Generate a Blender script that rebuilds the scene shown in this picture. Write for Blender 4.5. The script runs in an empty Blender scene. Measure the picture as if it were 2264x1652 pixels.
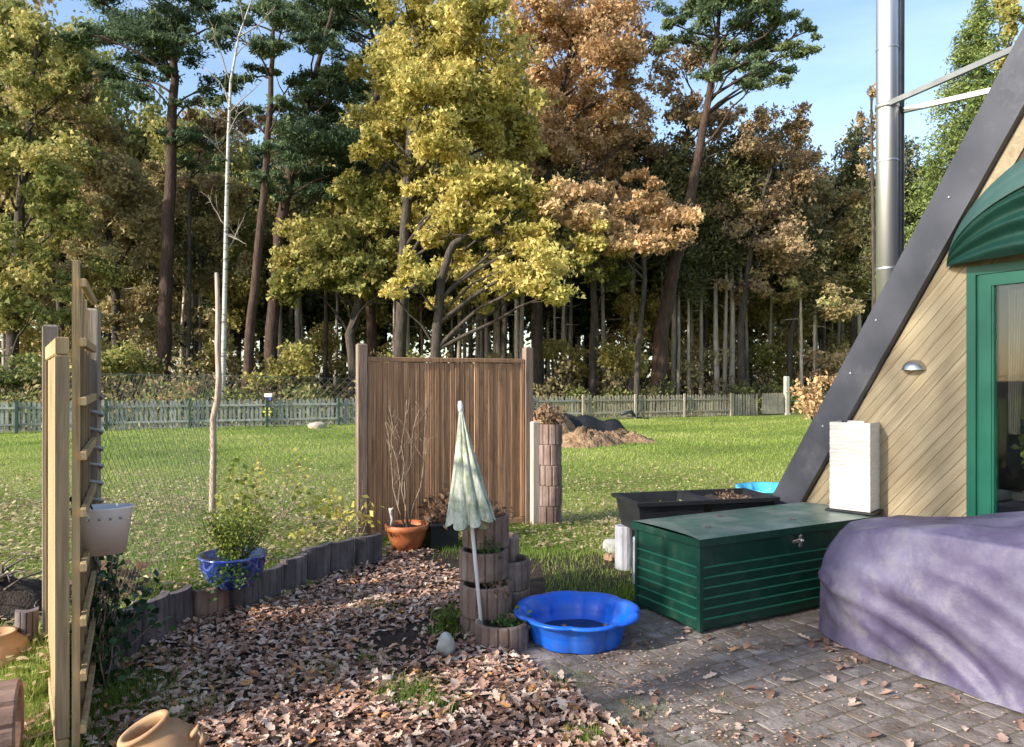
import bpy, math, random
import numpy as np
from mathutils import Vector, Matrix, noise as mnoise
R = math.radians
random.seed(7); rng = np.random.default_rng(7)
scene = bpy.context.scene
col = scene.collection

# ---------------------------------------------------------------- camera, sky, sun, exposure
EYE = 1.6; F = 1658.0; CX = 1132.0; HY = 835.0       # measured on a 2264 px wide view of the photograph
cam_d = bpy.data.cameras.new('camera'); cam = bpy.data.objects.new('camera', cam_d); col.objects.link(cam)
cam.location = (0, 0, EYE); cam.rotation_euler = (R(90), 0, 0)
cam_d.sensor_width = 36; cam_d.lens = 36 * F / 2264; cam_d.shift_y = 0.0041
cam_d.clip_start = 0.05; cam_d.clip_end = 2000
scene.camera = cam
SUN_EL = 25.0
sdir = Vector((-0.85, -0.527, 0)).normalized()
sun_vec = Vector((sdir.x*math.cos(R(SUN_EL)), sdir.y*math.cos(R(SUN_EL)), math.sin(R(SUN_EL))))
world = bpy.data.worlds.new('World'); scene.world = world; world.use_nodes = True
wn = world.node_tree; wn.nodes.clear()
wo = wn.nodes.new('ShaderNodeOutputWorld'); wb = wn.nodes.new('ShaderNodeBackground')
sky = wn.nodes.new('ShaderNodeTexSky'); sky.sky_type = 'NISHITA'; sky.sun_disc = False
sky.sun_elevation = R(SUN_EL); sky.sun_rotation = math.atan2(sdir.x, sdir.y)
sky.air_density = 1.0; sky.dust_density = 1.1; sky.ozone_density = 1.2
wb.inputs[1].default_value = 0.15
# thin wisps of cloud
tc = wn.nodes.new('ShaderNodeTexCoord'); mp = wn.nodes.new('ShaderNodeMapping'); mp.inputs['Scale'].default_value = (1.2, 1.2, 4.5)
nz = wn.nodes.new('ShaderNodeTexNoise'); nz.inputs['Scale'].default_value = 2.2; nz.inputs['Detail'].default_value = 7; nz.inputs['Roughness'].default_value = .6
cr = wn.nodes.new('ShaderNodeValToRGB'); cr.color_ramp.elements[0].position = .42; cr.color_ramp.elements[1].position = .75
cr.color_ramp.elements[0].color = (0, 0, 0, 1); cr.color_ramp.elements[1].color = (.13, .13, .13, 1)
mx = wn.nodes.new('ShaderNodeMix'); mx.data_type = 'RGBA'
wn.links.new(tc.outputs['Generated'], mp.inputs[0]); wn.links.new(mp.outputs[0], nz.inputs['Vector']); wn.links.new(nz.outputs['Fac'], cr.inputs[0])
wn.links.new(cr.outputs[0], mx.inputs[0]); wn.links.new(sky.outputs[0], mx.inputs[6]); mx.inputs[7].default_value = (7.0, 7.4, 8.0, 1)
wn.links.new(mx.outputs[2], wb.inputs[0]); wn.links.new(wb.outputs[0], wo.inputs[0])
sl = bpy.data.lights.new('sun', 'SUN'); sl.energy = 3.7; sl.angle = R(1.3); sl.color = (1, .93, .82)
so = bpy.data.objects.new('sun', sl); col.objects.link(so); so.rotation_euler = sun_vec.to_track_quat('Z', 'Y').to_euler()
so.location = (-20, -12, 20)
scene.view_settings.view_transform = 'Standard'; scene.view_settings.look = 'None'
scene.view_settings.exposure = 1.05; scene.view_settings.gamma = 1.0; scene.view_settings.use_curve_mapping = False
scene.render.engine = 'CYCLES'
scene.cycles.max_bounces = 6; scene.cycles.diffuse_bounces = 3; scene.cycles.transmission_bounces = 4

# ---------------------------------------------------------------- helpers
def at(x, y, Y): return Vector(((x-CX)/F*Y, Y, EYE-(y-HY)/F*Y))
def gp(x, y, z=0.0):
    Y = (EYE-z)*F/(y-HY); return Vector(((x-CX)/F*Y, Y, z))
U = Vector((.883, .469, 0)).normalized()     # along the storage box, into the house
W = Vector((U.y, -U.x, 0))                   # along the gable wall, to the right
def hp(c, s, z): return Vector((c*U.x+s*W.x, c*U.y+s*W.y, z))
HROT = math.atan2(U.y, U.x)

def new_mat(name):
    m = bpy.data.materials.new(name); m.use_nodes = True
    nt = m.node_tree; nt.nodes.clear()
    o = nt.nodes.new('ShaderNodeOutputMaterial'); b = nt.nodes.new('ShaderNodeBsdfPrincipled')
    nt.links.new(b.outputs[0], o.inputs[0])
    return m, nt, b, o
def ramp(nt, stops):
    r = nt.nodes.new('ShaderNodeValToRGB'); e = r.color_ramp.elements
    while len(e) < len(stops): e.new(.5)
    for i, (p, c) in enumerate(stops): e[i].position = p; e[i].color = (c[0], c[1], c[2], 1)
    return r
def surf(name, stops, rough=.7, scale=6, stretch=(1,1,1), bump=.3, bscale=None, metal=0, objrand=0.0, spec=.4, detail=6, coat=0, sheen=0, rot=(0,0,0), bdist=.01, dirt=None):
    m, nt, b, o = new_mat(name)
    t = nt.nodes.new('ShaderNodeTexCoord'); mp = nt.nodes.new('ShaderNodeMapping'); mp.inputs['Scale'].default_value = stretch; mp.inputs['Rotation'].default_value = rot
    oi = nt.nodes.new('ShaderNodeObjectInfo')
    ad = nt.nodes.new('ShaderNodeVectorMath'); ad.operation = 'ADD'
    sc = nt.nodes.new('ShaderNodeVectorMath'); sc.operation = 'SCALE'; sc.inputs[3].default_value = 37.0
    cx = nt.nodes.new('ShaderNodeCombineXYZ')
    for k in range(3): nt.links.new(oi.outputs['Random'], cx.inputs[k])
    nt.links.new(cx.outputs[0], sc.inputs[0]); nt.links.new(t.outputs['Object'], ad.inputs[0]); nt.links.new(sc.outputs[0], ad.inputs[1])
    nt.links.new(ad.outputs[0], mp.inputs[0])
    n = nt.nodes.new('ShaderNodeTexNoise'); n.inputs['Scale'].default_value = scale; n.inputs['Detail'].default_value = detail; n.inputs['Roughness'].default_value = .62
    nt.links.new(mp.outputs[0], n.inputs['Vector'])
    r = ramp(nt, stops); nt.links.new(n.outputs['Fac'], r.inputs[0])
    c = r.outputs[0]
    if dirt:
        n3 = nt.nodes.new('ShaderNodeTexNoise'); n3.inputs['Scale'].default_value = dirt[1]; n3.inputs['Detail'].default_value = 8; n3.inputs['Roughness'].default_value = .7
        nt.links.new(ad.outputs[0], n3.inputs['Vector'])
        rr = ramp(nt, [(dirt[2], (0,0,0)), (dirt[3], (1,1,1))]); nt.links.new(n3.outputs['Fac'], rr.inputs[0])
        mm = nt.nodes.new('ShaderNodeMix'); mm.data_type = 'RGBA'; nt.links.new(rr.outputs[0], mm.inputs[0]); nt.links.new(c, mm.inputs[6]); mm.inputs[7].default_value = (*dirt[0], 1)
        c = mm.outputs[2]
    if objrand:
        h = nt.nodes.new('ShaderNodeHueSaturation'); mr = nt.nodes.new('ShaderNodeMapRange'); mr.inputs[3].default_value = 1-objrand; mr.inputs[4].default_value = 1+objrand
        nt.links.new(oi.outputs['Random'], mr.inputs[0]); nt.links.new(mr.outputs[0], h.inputs['Value']); nt.links.new(c, h.inputs['Color']); c = h.outputs[0]
    nt.links.new(c, b.inputs['Base Color'])
    b.inputs['Roughness'].default_value = rough; b.inputs['Metallic'].default_value = metal; b.inputs['Specular IOR Level'].default_value = spec
    b.inputs['Coat Weight'].default_value = coat; b.inputs['Sheen Weight'].default_value = sheen
    if bump:
        n2 = nt.nodes.new('ShaderNodeTexNoise'); n2.inputs['Scale'].default_value = bscale or scale*2; n2.inputs['Detail'].default_value = 5
        nt.links.new(mp.outputs[0], n2.inputs['Vector'])
        bp = nt.nodes.new('ShaderNodeBump'); bp.inputs['Strength'].default_value = bump; bp.inputs['Distance'].default_value = bdist
        nt.links.new(n2.outputs['Fac'], bp.inputs['Height']); nt.links.new(bp.outputs[0], b.inputs['Normal'])
    return m
def leafmat(name, stops, trans=.35, rough=.6, src='rnd'):
    m, nt, b, o = new_mat(name)
    if src == 'rnd':
        a = nt.nodes.new('ShaderNodeAttribute'); a.attribute_name = 'rnd'; f = a.outputs['Fac']
    else:
        a = nt.nodes.new('ShaderNodeObjectInfo'); f = a.outputs['Random']
    r = ramp(nt, stops); nt.links.new(f, r.inputs[0]); nt.links.new(r.outputs[0], b.inputs['Base Color'])
    b.inputs['Roughness'].default_value = rough; b.inputs['Specular IOR Level'].default_value = .25
    t = nt.nodes.new('ShaderNodeBsdfTranslucent'); nt.links.new(r.outputs[0], t.inputs[0])
    ms = nt.nodes.new('ShaderNodeMixShader'); ms.inputs[0].default_value = trans
    nt.links.new(b.outputs[0], ms.inputs[1]); nt.links.new(t.outputs[0], ms.inputs[2]); nt.links.new(ms.outputs[0], o.inputs[0])
    return m

class MB:
    def __init__(s): s.v = []; s.f = []; s.sm = []
    def add(s, vs, fs, smooth=False, M=None):
        b = len(s.v)
        for p in vs:
            p = Vector(p); s.v.append(tuple(M @ p if M else p))
        for f in fs: s.f.append(tuple(i+b for i in f)); s.sm.append(smooth)
    def box(s, c, d, M=None, bev=0.0, taper=1.0):
        x, y, z = d[0]/2, d[1]/2, d[2]/2; c = Vector(c)
        if bev <= 0:
            vs = [c+Vector((a*x*(taper if k > 0 else 1), b_*y*(taper if k > 0 else 1), k*z)) for k in (-1, 1) for (a, b_) in ((-1,-1),(1,-1),(1,1),(-1,1))]
            s.add(vs, [(3,2,1,0),(4,5,6,7),(0,1,5,4),(1,2,6,5),(2,3,7,6),(3,0,4,7)], False, M); return
        e = bev; rings = []
        for (k, ins) in ((-1, e), (-1+e/z, 0), (1-e/z, 0), (1, e)):
            rings.append([c+Vector((a*(x-ins), b_*(y-ins), k*z)) for (a, b_) in ((-1,-1),(1,-1),(1,1),(-1,1))])
        vs = [p for r_ in rings for p in r_]; fs = [(3,2,1,0),(12,13,14,15)]
        for k in range(3):
            for i in range(4): j = (i+1) % 4; fs.append((k*4+i, k*4+j, k*4+4+j, k*4+4+i))
        s.add(vs, fs, False, M)
    def tube(s, path, rad, n=8, cap=True, M=None, smooth=True):
        pts = [Vector(p) for p in path]; k = len(pts)
        if not hasattr(rad, '__len__'): rad = [rad]*k
        vs = []; ref = Vector((0, 0, 1))
        d0 = (pts[1]-pts[0]).normalized()
        if abs(d0.z) > .9: ref = Vector((1, 0, 0))
        for i in range(k):
            d = (pts[min(i+1, k-1)]-pts[max(i-1, 0)]).normalized()
            a = d.cross(ref); 
            if a.length < 1e-4: a = d.cross(Vector((0,1,0)))
            a.normalize(); b_ = d.cross(a).normalized()
            for j in range(n):
                t = 2*math.pi*j/n; vs.append(pts[i]+(a*math.cos(t)+b_*math.sin(t))*rad[i])
        fs = []
        for i in range(k-1):
            for j in range(n): j2 = (j+1) % n; fs.append((i*n+j, i*n+j2, (i+1)*n+j2, (i+1)*n+j))
        if cap: fs.append(tuple(reversed(range(n)))); fs.append(tuple((k-1)*n+j for j in range(n)))
        s.add(vs, fs, smooth, M)
    def lathe(s, prof, n=32, M=None, rmod=None, smooth=True, ang=(0, 2*math.pi)):
        full = abs(ang[1]-ang[0]-2*math.pi) < 1e-6; nn = n if full else n+1
        vs = []
        for (r, z) in prof:
            for j in range(nn):
                t = ang[0]+(ang[1]-ang[0])*j/n; q = rmod(t, z, r) if rmod else r
                vs.append((q*math.cos(t), q*math.sin(t), z))
        fs = []
        for i in range(len(prof)-1):
            for j in range(n): j2 = (j+1) % nn; fs.append((i*nn+j, i*nn+j2, (i+1)*nn+j2, (i+1)*nn+j))
        s.add(vs, fs, smooth, M)
    def prism(s, poly, z0, z1, M=None, chamfer=0.0, cen=None):
        n = len(poly)
        if chamfer:
            cx_ = sum(p[0] for p in poly)/n; cy_ = sum(p[1] for p in poly)/n
            def ins(p):
                v = Vector((cx_-p[0], cy_-p[1])); l = v.length; return (p[0]+v.x/l*chamfer, p[1]+v.y/l*chamfer)
            vs = [(p[0], p[1], z0) for p in poly]+[(p[0], p[1], z1-chamfer) for p in poly]+[(*ins(p), z1) for p in poly]
            fs = [tuple(reversed(range(n))), tuple(2*n+i for i in range(n))]
            for k in range(2):
                for i in range(n): j = (i+1) % n; fs.append((k*n+i, k*n+j, k*n+n+j, k*n+n+i))
        else:
            vs = [(p[0], p[1], z0) for p in poly]+[(p[0], p[1], z1) for p in poly]
            fs = [tuple(reversed(range(n))), tuple(n+i for i in range(n))]+[(i, (i+1) % n, n+(i+1) % n, n+i) for i in range(n)]
        s.add(vs, fs, False, M)
    def grid(s, fn, nu, nv, closed=False, smooth=True, M=None):
        vs = [fn(i/nu, j/nv) for j in range(nv+1) for i in range(nu if closed else nu+1)]
        w = nu if closed else nu+1; fs = []
        for j in range(nv):
            for i in range(nu): i2 = (i+1) % w; fs.append((j*w+i, j*w+i2, (j+1)*w+i2, (j+1)*w+i))
        s.add(vs, fs, smooth, M)
    def mesh(s, name, m):
        me = bpy.data.meshes.new(name); me.from_pydata(s.v, [], s.f); me.materials.append(m)
        me.polygons.foreach_set('use_smooth', s.sm); me.update(); return me
    def build(s, name, m, parent=None, **k): return ob(name, s.mesh(name, m), parent, **k)
def tagit(o, label=None, cat=None, group=None, kind=None):
    if label: o['label'] = label
    if cat: o['category'] = cat
    if group: o['group'] = group
    if kind: o['kind'] = kind
    return o
def ob(name, me, parent=None, loc=None, rot=None, scale=None, label=None, cat=None, group=None, kind=None):
    o = bpy.data.objects.new(name, me); col.objects.link(o)
    if parent: o.parent = parent
    if loc is not None: o.location = loc
    if rot is not None: o.rotation_euler = rot
    if scale is not None: o.scale = (scale,)*3 if not hasattr(scale, '__len__') else scale
    return tagit(o, label, cat, group, kind)
def thing(name, label, cat, loc=(0,0,0), rz=0, group=None):
    o = bpy.data.objects.new(name, None); col.objects.link(o); o.location = loc; o.rotation_euler = (0, 0, rz); o.empty_display_size = .2
    return tagit(o, label, cat, group)
def np_mesh(name, V, Fc, m, rnd=None, smooth=False):
    me = bpy.data.meshes.new(name); k = Fc.shape[1]
    me.vertices.add(len(V)); me.vertices.foreach_set('co', V.astype(np.float32).ravel())
    me.loops.add(Fc.size); me.loops.foreach_set('vertex_index', Fc.astype(np.int32).ravel())
    me.polygons.add(len(Fc)); me.polygons.foreach_set('loop_start', np.arange(0, Fc.size, k, dtype=np.int32)); 
    if smooth: me.polygons.foreach_set('use_smooth', np.ones(len(Fc), bool))
    if rnd is not None:
        a = me.attributes.new('rnd', 'FLOAT', 'POINT'); a.data.foreach_set('value', rnd.astype(np.float32))
    me.materials.append(m); me.update(calc_edges=True); me.validate(); return me
def rotmats(n, tilt, r=rng):
    """random yaw, tilt limited to `tilt` radians"""
    yaw = r.uniform(0, 2*np.pi, n); az = r.uniform(0, 2*np.pi, n); tl = np.abs(r.normal(0, tilt, n))
    cy, sy = np.cos(yaw), np.sin(yaw); Z = np.zeros((n, 3, 3)); Z[:,0,0] = cy; Z[:,0,1] = -sy; Z[:,1,0] = sy; Z[:,1,1] = cy; Z[:,2,2] = 1
    ax = np.stack([np.cos(az), np.sin(az), 0*az], 1); c = np.cos(tl); s_ = np.sin(tl); T = np.zeros((n, 3, 3))
    for i in range(3):
        for j in range(3): T[:,i,j] = ax[:,i]*ax[:,j]*(1-c)
        T[:,i,i] += c
    T[:,0,2] += ax[:,1]*s_; T[:,2,0] -= ax[:,1]*s_; T[:,1,2] -= ax[:,0]*s_; T[:,2,1] += ax[:,0]*s_
    return T @ Z
def scatter(tmpl, pos, Rm, scl, rnd):
    """tmpl: list of (V, F) with equal shapes"""
    n = len(pos); Vs = np.stack([t[0] for t in tmpl]); F0 = tmpl[0][1]; pick = rng.integers(0, len(tmpl), n)
    V = np.einsum('nij,nkj->nki', Rm, Vs[pick])*scl[:,None,None]+pos[:,None,:]
    k = Vs.shape[1]; Fc = (F0[None]+(np.arange(n)*k)[:,None,None]).reshape(-1, F0.shape[1])
    return V.reshape(-1, 3), Fc, np.repeat(rnd, k)
def cards(pos, size, aspect=.6, up=.35, r=rng):
    """kite shaped leaves facing mostly outward/up at random"""
    n = len(pos); nrm = r.normal(size=(n, 3)); nrm[:,2] = nrm[:,2]+up; nrm /= np.linalg.norm(nrm, axis=1)[:,None]
    t = r.normal(size=(n, 3)); t -= (t*nrm).sum(1)[:,None]*nrm; t /= np.linalg.norm(t, axis=1)[:,None]; b_ = np.cross(nrm, t)
    sz = (size*r.uniform(.6, 1.35, n))[:,None]
    a = pos-t*sz*.5; c = pos+t*sz*.5; m1 = pos+b_*sz*.5*aspect+nrm*sz*.08; m2 = pos-b_*sz*.5*aspect+nrm*sz*.08
    V = np.stack([a, m1, c, m2], 1).reshape(-1, 3); Fc = np.arange(4*n).reshape(-1, 4)
    return V, Fc

def tris(pos, size, aspect=.6, up=.35, r=rng):
    n = len(pos); nrm = r.normal(size=(n, 3)); nrm[:,2] = nrm[:,2]+up; nrm /= np.linalg.norm(nrm, axis=1)[:,None]
    t = r.normal(size=(n, 3)); t -= (t*nrm).sum(1)[:,None]*nrm; t /= np.linalg.norm(t, axis=1)[:,None]; b_ = np.cross(nrm, t)
    sz = (size*np.clip(r.lognormal(0, .38, n), .4, 2.2))[:,None]
    V = np.stack([pos-t*sz*.5, pos+t*sz*.35+b_*sz*.6*aspect, pos+t*sz*.5-b_*sz*.45*aspect], 1).reshape(-1, 3)
    return V, np.arange(3*n).reshape(-1, 3)

# ---------------------------------------------------------------- materials
M = {}
bark_brown = surf('bark_brown', [(.3, (.03,.024,.019)), (.55, (.075,.06,.048)), (.75, (.14,.115,.09))], .9, 3, (4,4,.7), .9, 9, bdist=.04)
bark_pine = surf('bark_pine', [(.3, (.03,.018,.013)), (.55, (.07,.042,.03)), (.75, (.13,.08,.055))], .9, 3, (4,4,.8), .9, 9, bdist=.04)
bark_pale = surf('bark_pale', [(.3, (.24,.20,.165)), (.55, (.42,.37,.31)), (.75, (.58,.53,.46))], .85, 2, (3,3,.6), .5, 8, objrand=.45)
bark_birch = surf('bark_birch', [(.36, (.05,.045,.04)), (.42, (.38,.37,.34)), (.7, (.55,.54,.50))], .7, 2.2, (1,1,5), .3, 8)
LM = {
 'yellow': leafmat('leaves_yellow', [(0, (0.191,0.180,0.053)), (.35, (0.424,0.382,0.106)), (.7, (0.657,0.562,0.180)), (1, (0.784,0.594,0.233))]),
 'ygreen': leafmat('leaves_yellow_green', [(0, (0.138,0.161,0.046)), (.4, (0.299,0.299,0.086)), (.75, (0.494,0.437,0.138)), (1, (0.621,0.437,0.172))]),
 'orange': leafmat('leaves_orange', [(0, (0.218,0.147,0.070)), (.35, (0.474,0.301,0.154)), (.7, (0.691,0.461,0.243)), (1, (0.794,0.627,0.333))]),
 'rust': leafmat('leaves_rust', [(0, (0.144,0.108,0.066)), (.4, (0.324,0.228,0.138)), (.75, (0.480,0.348,0.204)), (1, (0.576,0.492,0.252))]),
 'olive': leafmat('leaves_olive', [(0, (0.091,0.121,0.040)), (.4, (0.242,0.272,0.081)), (.7, (0.443,0.403,0.131)), (1, (0.605,0.484,0.181))]),
 'brown': leafmat('leaves_brown', [(0, (0.125,0.112,0.056)), (.35, (0.312,0.250,0.119)), (.7, (0.475,0.375,0.188)), (1, (0.525,0.525,0.225))]),
 'pine': leafmat('pine_needles', [(0, (.05,.08,.05)), (.5, (.11,.165,.085)), (.85, (.23,.29,.13)), (1, (.36,.40,.17))], .35),
 'pine_old': leafmat('pine_needles_old', [(0, (0.034,0.068,0.041)), (.5, (0.081,0.142,0.074)), (.85, (0.189,0.257,0.108)), (1, (0.297,0.351,0.135))], .25),
 'spruce': leafmat('spruce_needles', [(0, (0.068,0.108,0.034)), (.5, (0.189,0.257,0.068)), (1, (0.378,0.419,0.135))], .3),
 'dark': leafmat('deep_wood_leaves', [(0, (.05,.065,.03)), (.5, (.13,.14,.055)), (.8, (.24,.195,.085)), (1, (.33,.30,.12))], .35),
}

# ---------------------------------------------------------------- ground
EDG = [(-2.45,3.3),(-2.25,4.0),(-2.22,4.5),(-2.2,4.85),(-1.97,5.13),(-1.8,5.36),(-1.57,6.03),(-1.22,6.6)]
def sst(a, b, x): t = np.clip((x-a)/(b-a), 0, 1); return t*t*(3-2*t)
def hfun(x, y):
    x = np.asarray(x, float); y = np.asarray(y, float)
    xe = np.interp(y, [p[1] for p in EDG], [p[0] for p in EDG]); wd = .10+sst(6.5, 8.5, y)*2.0
    raise_ = .17*sst(0.02, 1, (xe-x)/wd)*sst(3.55, 4.1, y)*(1-sst(7, 13, y))
    und = .012*np.sin(x*2.1+y*.7)*np.cos(y*1.7)+.03*np.sin(x*.5)*np.cos(y*.33)*sst(8, 14, y)
    c = x*U.x+y*U.y; s = x*W.x+y*W.y
    pat = sst(2.0, 2.12, c)*sst(-4.3, -4.18, s)*(1-sst(.9, 1.1, s))
    return raise_+und*(1-pat)-.045*pat
xs = np.unique(np.concatenate([np.arange(-7, 6, .08), np.arange(-30, 30, 1.0), np.linspace(-400, 400, 41)]))
ys = np.unique(np.concatenate([np.arange(1.5, 12, .08), np.arange(-20, 60, 1.0), np.linspace(-100, 700, 41)]))
XX, YY = np.meshgrid(xs, ys); ZZ = hfun(XX, YY)
V = np.stack([XX.ravel(), YY.ravel(), ZZ.ravel()], 1); nx = len(xs); ny = len(ys)
I = np.arange(nx*ny).reshape(ny, nx); Fg = np.stack([I[:-1,:-1], I[:-1,1:], I[1:,1:], I[1:,:-1]], -1).reshape(-1, 4)
def bedmask(x, y):
    xe = np.interp(y, [p[1] for p in EDG], [p[0] for p in EDG])
    return sst(0, .15, x-xe)*(1-sst(6.6, 7.4, y+.25*x))
gm, nt, b, o = new_mat('garden_ground')
t = nt.nodes.new('ShaderNodeTexCoord')
def noise(nt, sc, det=6, ro=.6, vec=None):
    n = nt.nodes.new('ShaderNodeTexNoise'); n.inputs['Scale'].default_value = sc; n.inputs['Detail'].default_value = det; n.inputs['Roughness'].default_value = ro
    nt.links.new(vec or t.outputs['Object'], n.inputs['Vector']); return n.outputs['Fac']
a = nt.nodes.new('ShaderNodeAttribute'); a.attribute_name = 'rnd'
r1 = ramp(nt, [(.3, (.11,.15,.03)), (.5, (.20,.24,.06)), (.7, (.32,.31,.11))]); nt.links.new(noise(nt, 9, 9, .75), r1.inputs[0])
r2 = ramp(nt, [(.3, (.028,.020,.015)), (.55, (.065,.048,.038)), (.75, (.12,.095,.078))]); nt.links.new(noise(nt, 14, 9, .8), r2.inputs[0])
ma = nt.nodes.new('ShaderNodeMath'); ma.operation = 'ADD'; nt.links.new(a.outputs['Fac'], ma.inputs[0])
mm = nt.nodes.new('ShaderNodeMath'); mm.operation = 'MULTIPLY_ADD'; nt.links.new(noise(nt, 1.7, 5, .6), mm.inputs[0]); mm.inputs[1].default_value = 1.1; mm.inputs[2].default_value = -.55
nt.links.new(mm.outputs[0], ma.inputs[1])
rr = ramp(nt, [(.40, (0,0,0)), (.6, (1,1,1))]); nt.links.new(ma.outputs[0], rr.inputs[0])
mxx = nt.nodes.new('ShaderNodeMix'); mxx.data_type = 'RGBA'; nt.links.new(rr.outputs[0], mxx.inputs[0]); nt.links.new(r1.outputs[0], mxx.inputs[6]); nt.links.new(r2.outputs[0], mxx.inputs[7])
nt.links.new(mxx.outputs[2], b.inputs['Base Color']); b.inputs['Roughness'].default_value = .95; b.inputs['Specular IOR Level'].default_value = .1
bp = nt.nodes.new('ShaderNodeBump'); bp.inputs['Strength'].default_value = .7; bp.inputs['Distance'].default_value = .03; nt.links.new(noise(nt, 28, 8, .7), bp.inputs['Height']); nt.links.new(bp.outputs[0], b.inputs['Normal'])
# soil factor: bed, patio base, forest floor behind the fence
fy = 27.6+.405*XX    # picket fence line
soil = np.maximum(bedmask(XX, YY)*.85, sst(0, 3, YY-fy))
soil = np.maximum(soil, ((XX*U.x+YY*U.y) > 2.0)*((XX*W.x+YY*W.y) > -4.3)*(YY < 12)*1.0)
soil = np.maximum(soil, .42*np.exp(-((XX-.9)/1.2)**2-((YY-6.3)/.9)**2))
soil = np.maximum(soil, .9*np.exp(-((XX+3.4)/.7)**2-((YY-4.6)/.8)**2))
ob('ground', np_mesh('ground', V, Fg, gm, soil.ravel(), True), kind='structure')

# ---------------------------------------------------------------- patio: individual tumbled pavers
paver_m = surf('paver_concrete', [(.3, (.13,.108,.095)), (.5, (.215,.185,.168)), (.7, (.32,.28,.26))], .85, 9, bump=.7, bscale=45, objrand=.16, dirt=((.12,.088,.065), 3, .42, .68))
joint_m = surf('joint_sand', [(.3, (.09,.07,.052)), (.55, (.15,.125,.09)), (.75, (.14,.15,.075))], .95, 20, bump=.6, bscale=80)
pm = MB(); pm.prism([tuple(hp(c, s, 0)[:2]) for c, s in ((2.13,.9),(9,.9),(9,-4.17),(2.13,-4.17))][::-1], -.12, -.0065)
patio = pm.build('patio', joint_m, kind='structure')
def paver_mesh(L, w):
    q = MB(); n = 4; base = []
    for (sx, sy) in ((-1,-1),(1,-1),(1,1),(-1,1)):
        for k in range(2):
            e = .006+random.uniform(0, .006)
            dx = L/2-(e if k == (0 if sx*sy > 0 else 1) else 0); dy = w/2-(e if k == (1 if sx*sy > 0 else 0) else 0)
            base.append((sx*dx, sy*dy))
    # order corners ccw
    base.sort(key=lambda p: math.atan2(p[1]/w, p[0]/L))
    nn = len(base)
    vs = [(p[0], p[1], -.06) for p in base]+[(p[0], p[1], -.009) for p in base]+[(p[0]*.955, p[1]*.95, -.003+random.uniform(-.001,.001)) for p in base]+[(0, 0, .001)]
    fs = []
    for k in range(2):
        for i in range(nn): j = (i+1) % nn; fs.append((k*nn+i, k*nn+j, k*nn+nn+j, k*nn+nn+i))
    for i in range(nn): fs.append((2*nn+i, 2*nn+(i+1) % nn, 3*nn))
    q.add(vs, fs); return q.mesh('paver', paver_m)
PL = {L: [paver_mesh(L-.007, .117) for _ in range(4)] for L in (.125, .155, .185)}
pav = []
row = 0; s = -4.16
while s < .6:
    c = 2.14+random.uniform(0, .1)*(-1)
    while c < 4.95:
        L = random.choice((.125, .155, .185)); cc = c+L/2; p = hp(cc, s+.062, 0)
        vis = p.y > 2.7 and abs(p.x/p.y) < .78 and not (3.35 < cc < 5 and s < -3.72 ) 
        if vis and not (cc > 4.25 and s > -3.3): pav.append((p, L))
        c += L
    s += .124; row += 1
pav.sort(key=lambda q: q[0].length)
rest = MB()
for i, (p, L) in enumerate(pav):
    me = random.choice(PL[L]); rot = Matrix.Rotation(HROT+random.uniform(-.02, .02), 4, 'Z') @ Matrix.Rotation(random.uniform(-.012, .012), 4, 'X') @ Matrix.Rotation(random.uniform(-.012, .012), 4, 'Y')
    T = Matrix.Translation((p.x+random.uniform(-.003,.003), p.y+random.uniform(-.003,.003), random.uniform(-.003, .002))) @ rot
    if i < 298:
        o = ob('paver', me, patio); o.matrix_local = T
    else: rest.add([v.co for v in me.vertices], [tuple(f.vertices) for f in me.polygons], False, T)
rest.build('far_pavers', paver_m, patio, kind='stuff')

# ---------------------------------------------------------------- trees
def limb_path(a, b, sag=.12, n=5, r=random):
    a = Vector(a); b = Vector(b); d = b-a; off = Vector((r.uniform(-1,1), r.uniform(-1,1), r.uniform(-.2,1)))*d.length*sag
    return [a.lerp(b, t)+off*math.sin(math.pi*t)+Vector((r.uniform(-1,1), r.uniform(-1,1), r.uniform(-1,1)))*d.length*.025*(0 < t < 1) for t in [i/(n-1) for i in range(n)]]
def crown_pts(c, rad, n, r=rng, shell=.45):
    d = r.normal(size=(n, 3)); d /= np.linalg.norm(d, axis=1)[:,None]
    q = d*(r.uniform(0, 1, n)**shell)[:,None]
    # lumpy outline
    ph = r.uniform(0, 6, 3); lump = 1+.22*np.sin(d[:,0]*5+ph[0])+.18*np.sin(d[:,2]*6+ph[1])+.12*np.sin(d[:,1]*7+ph[2])
    return np.array(c)+q*lump[:,None]*np.array(rad)
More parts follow.
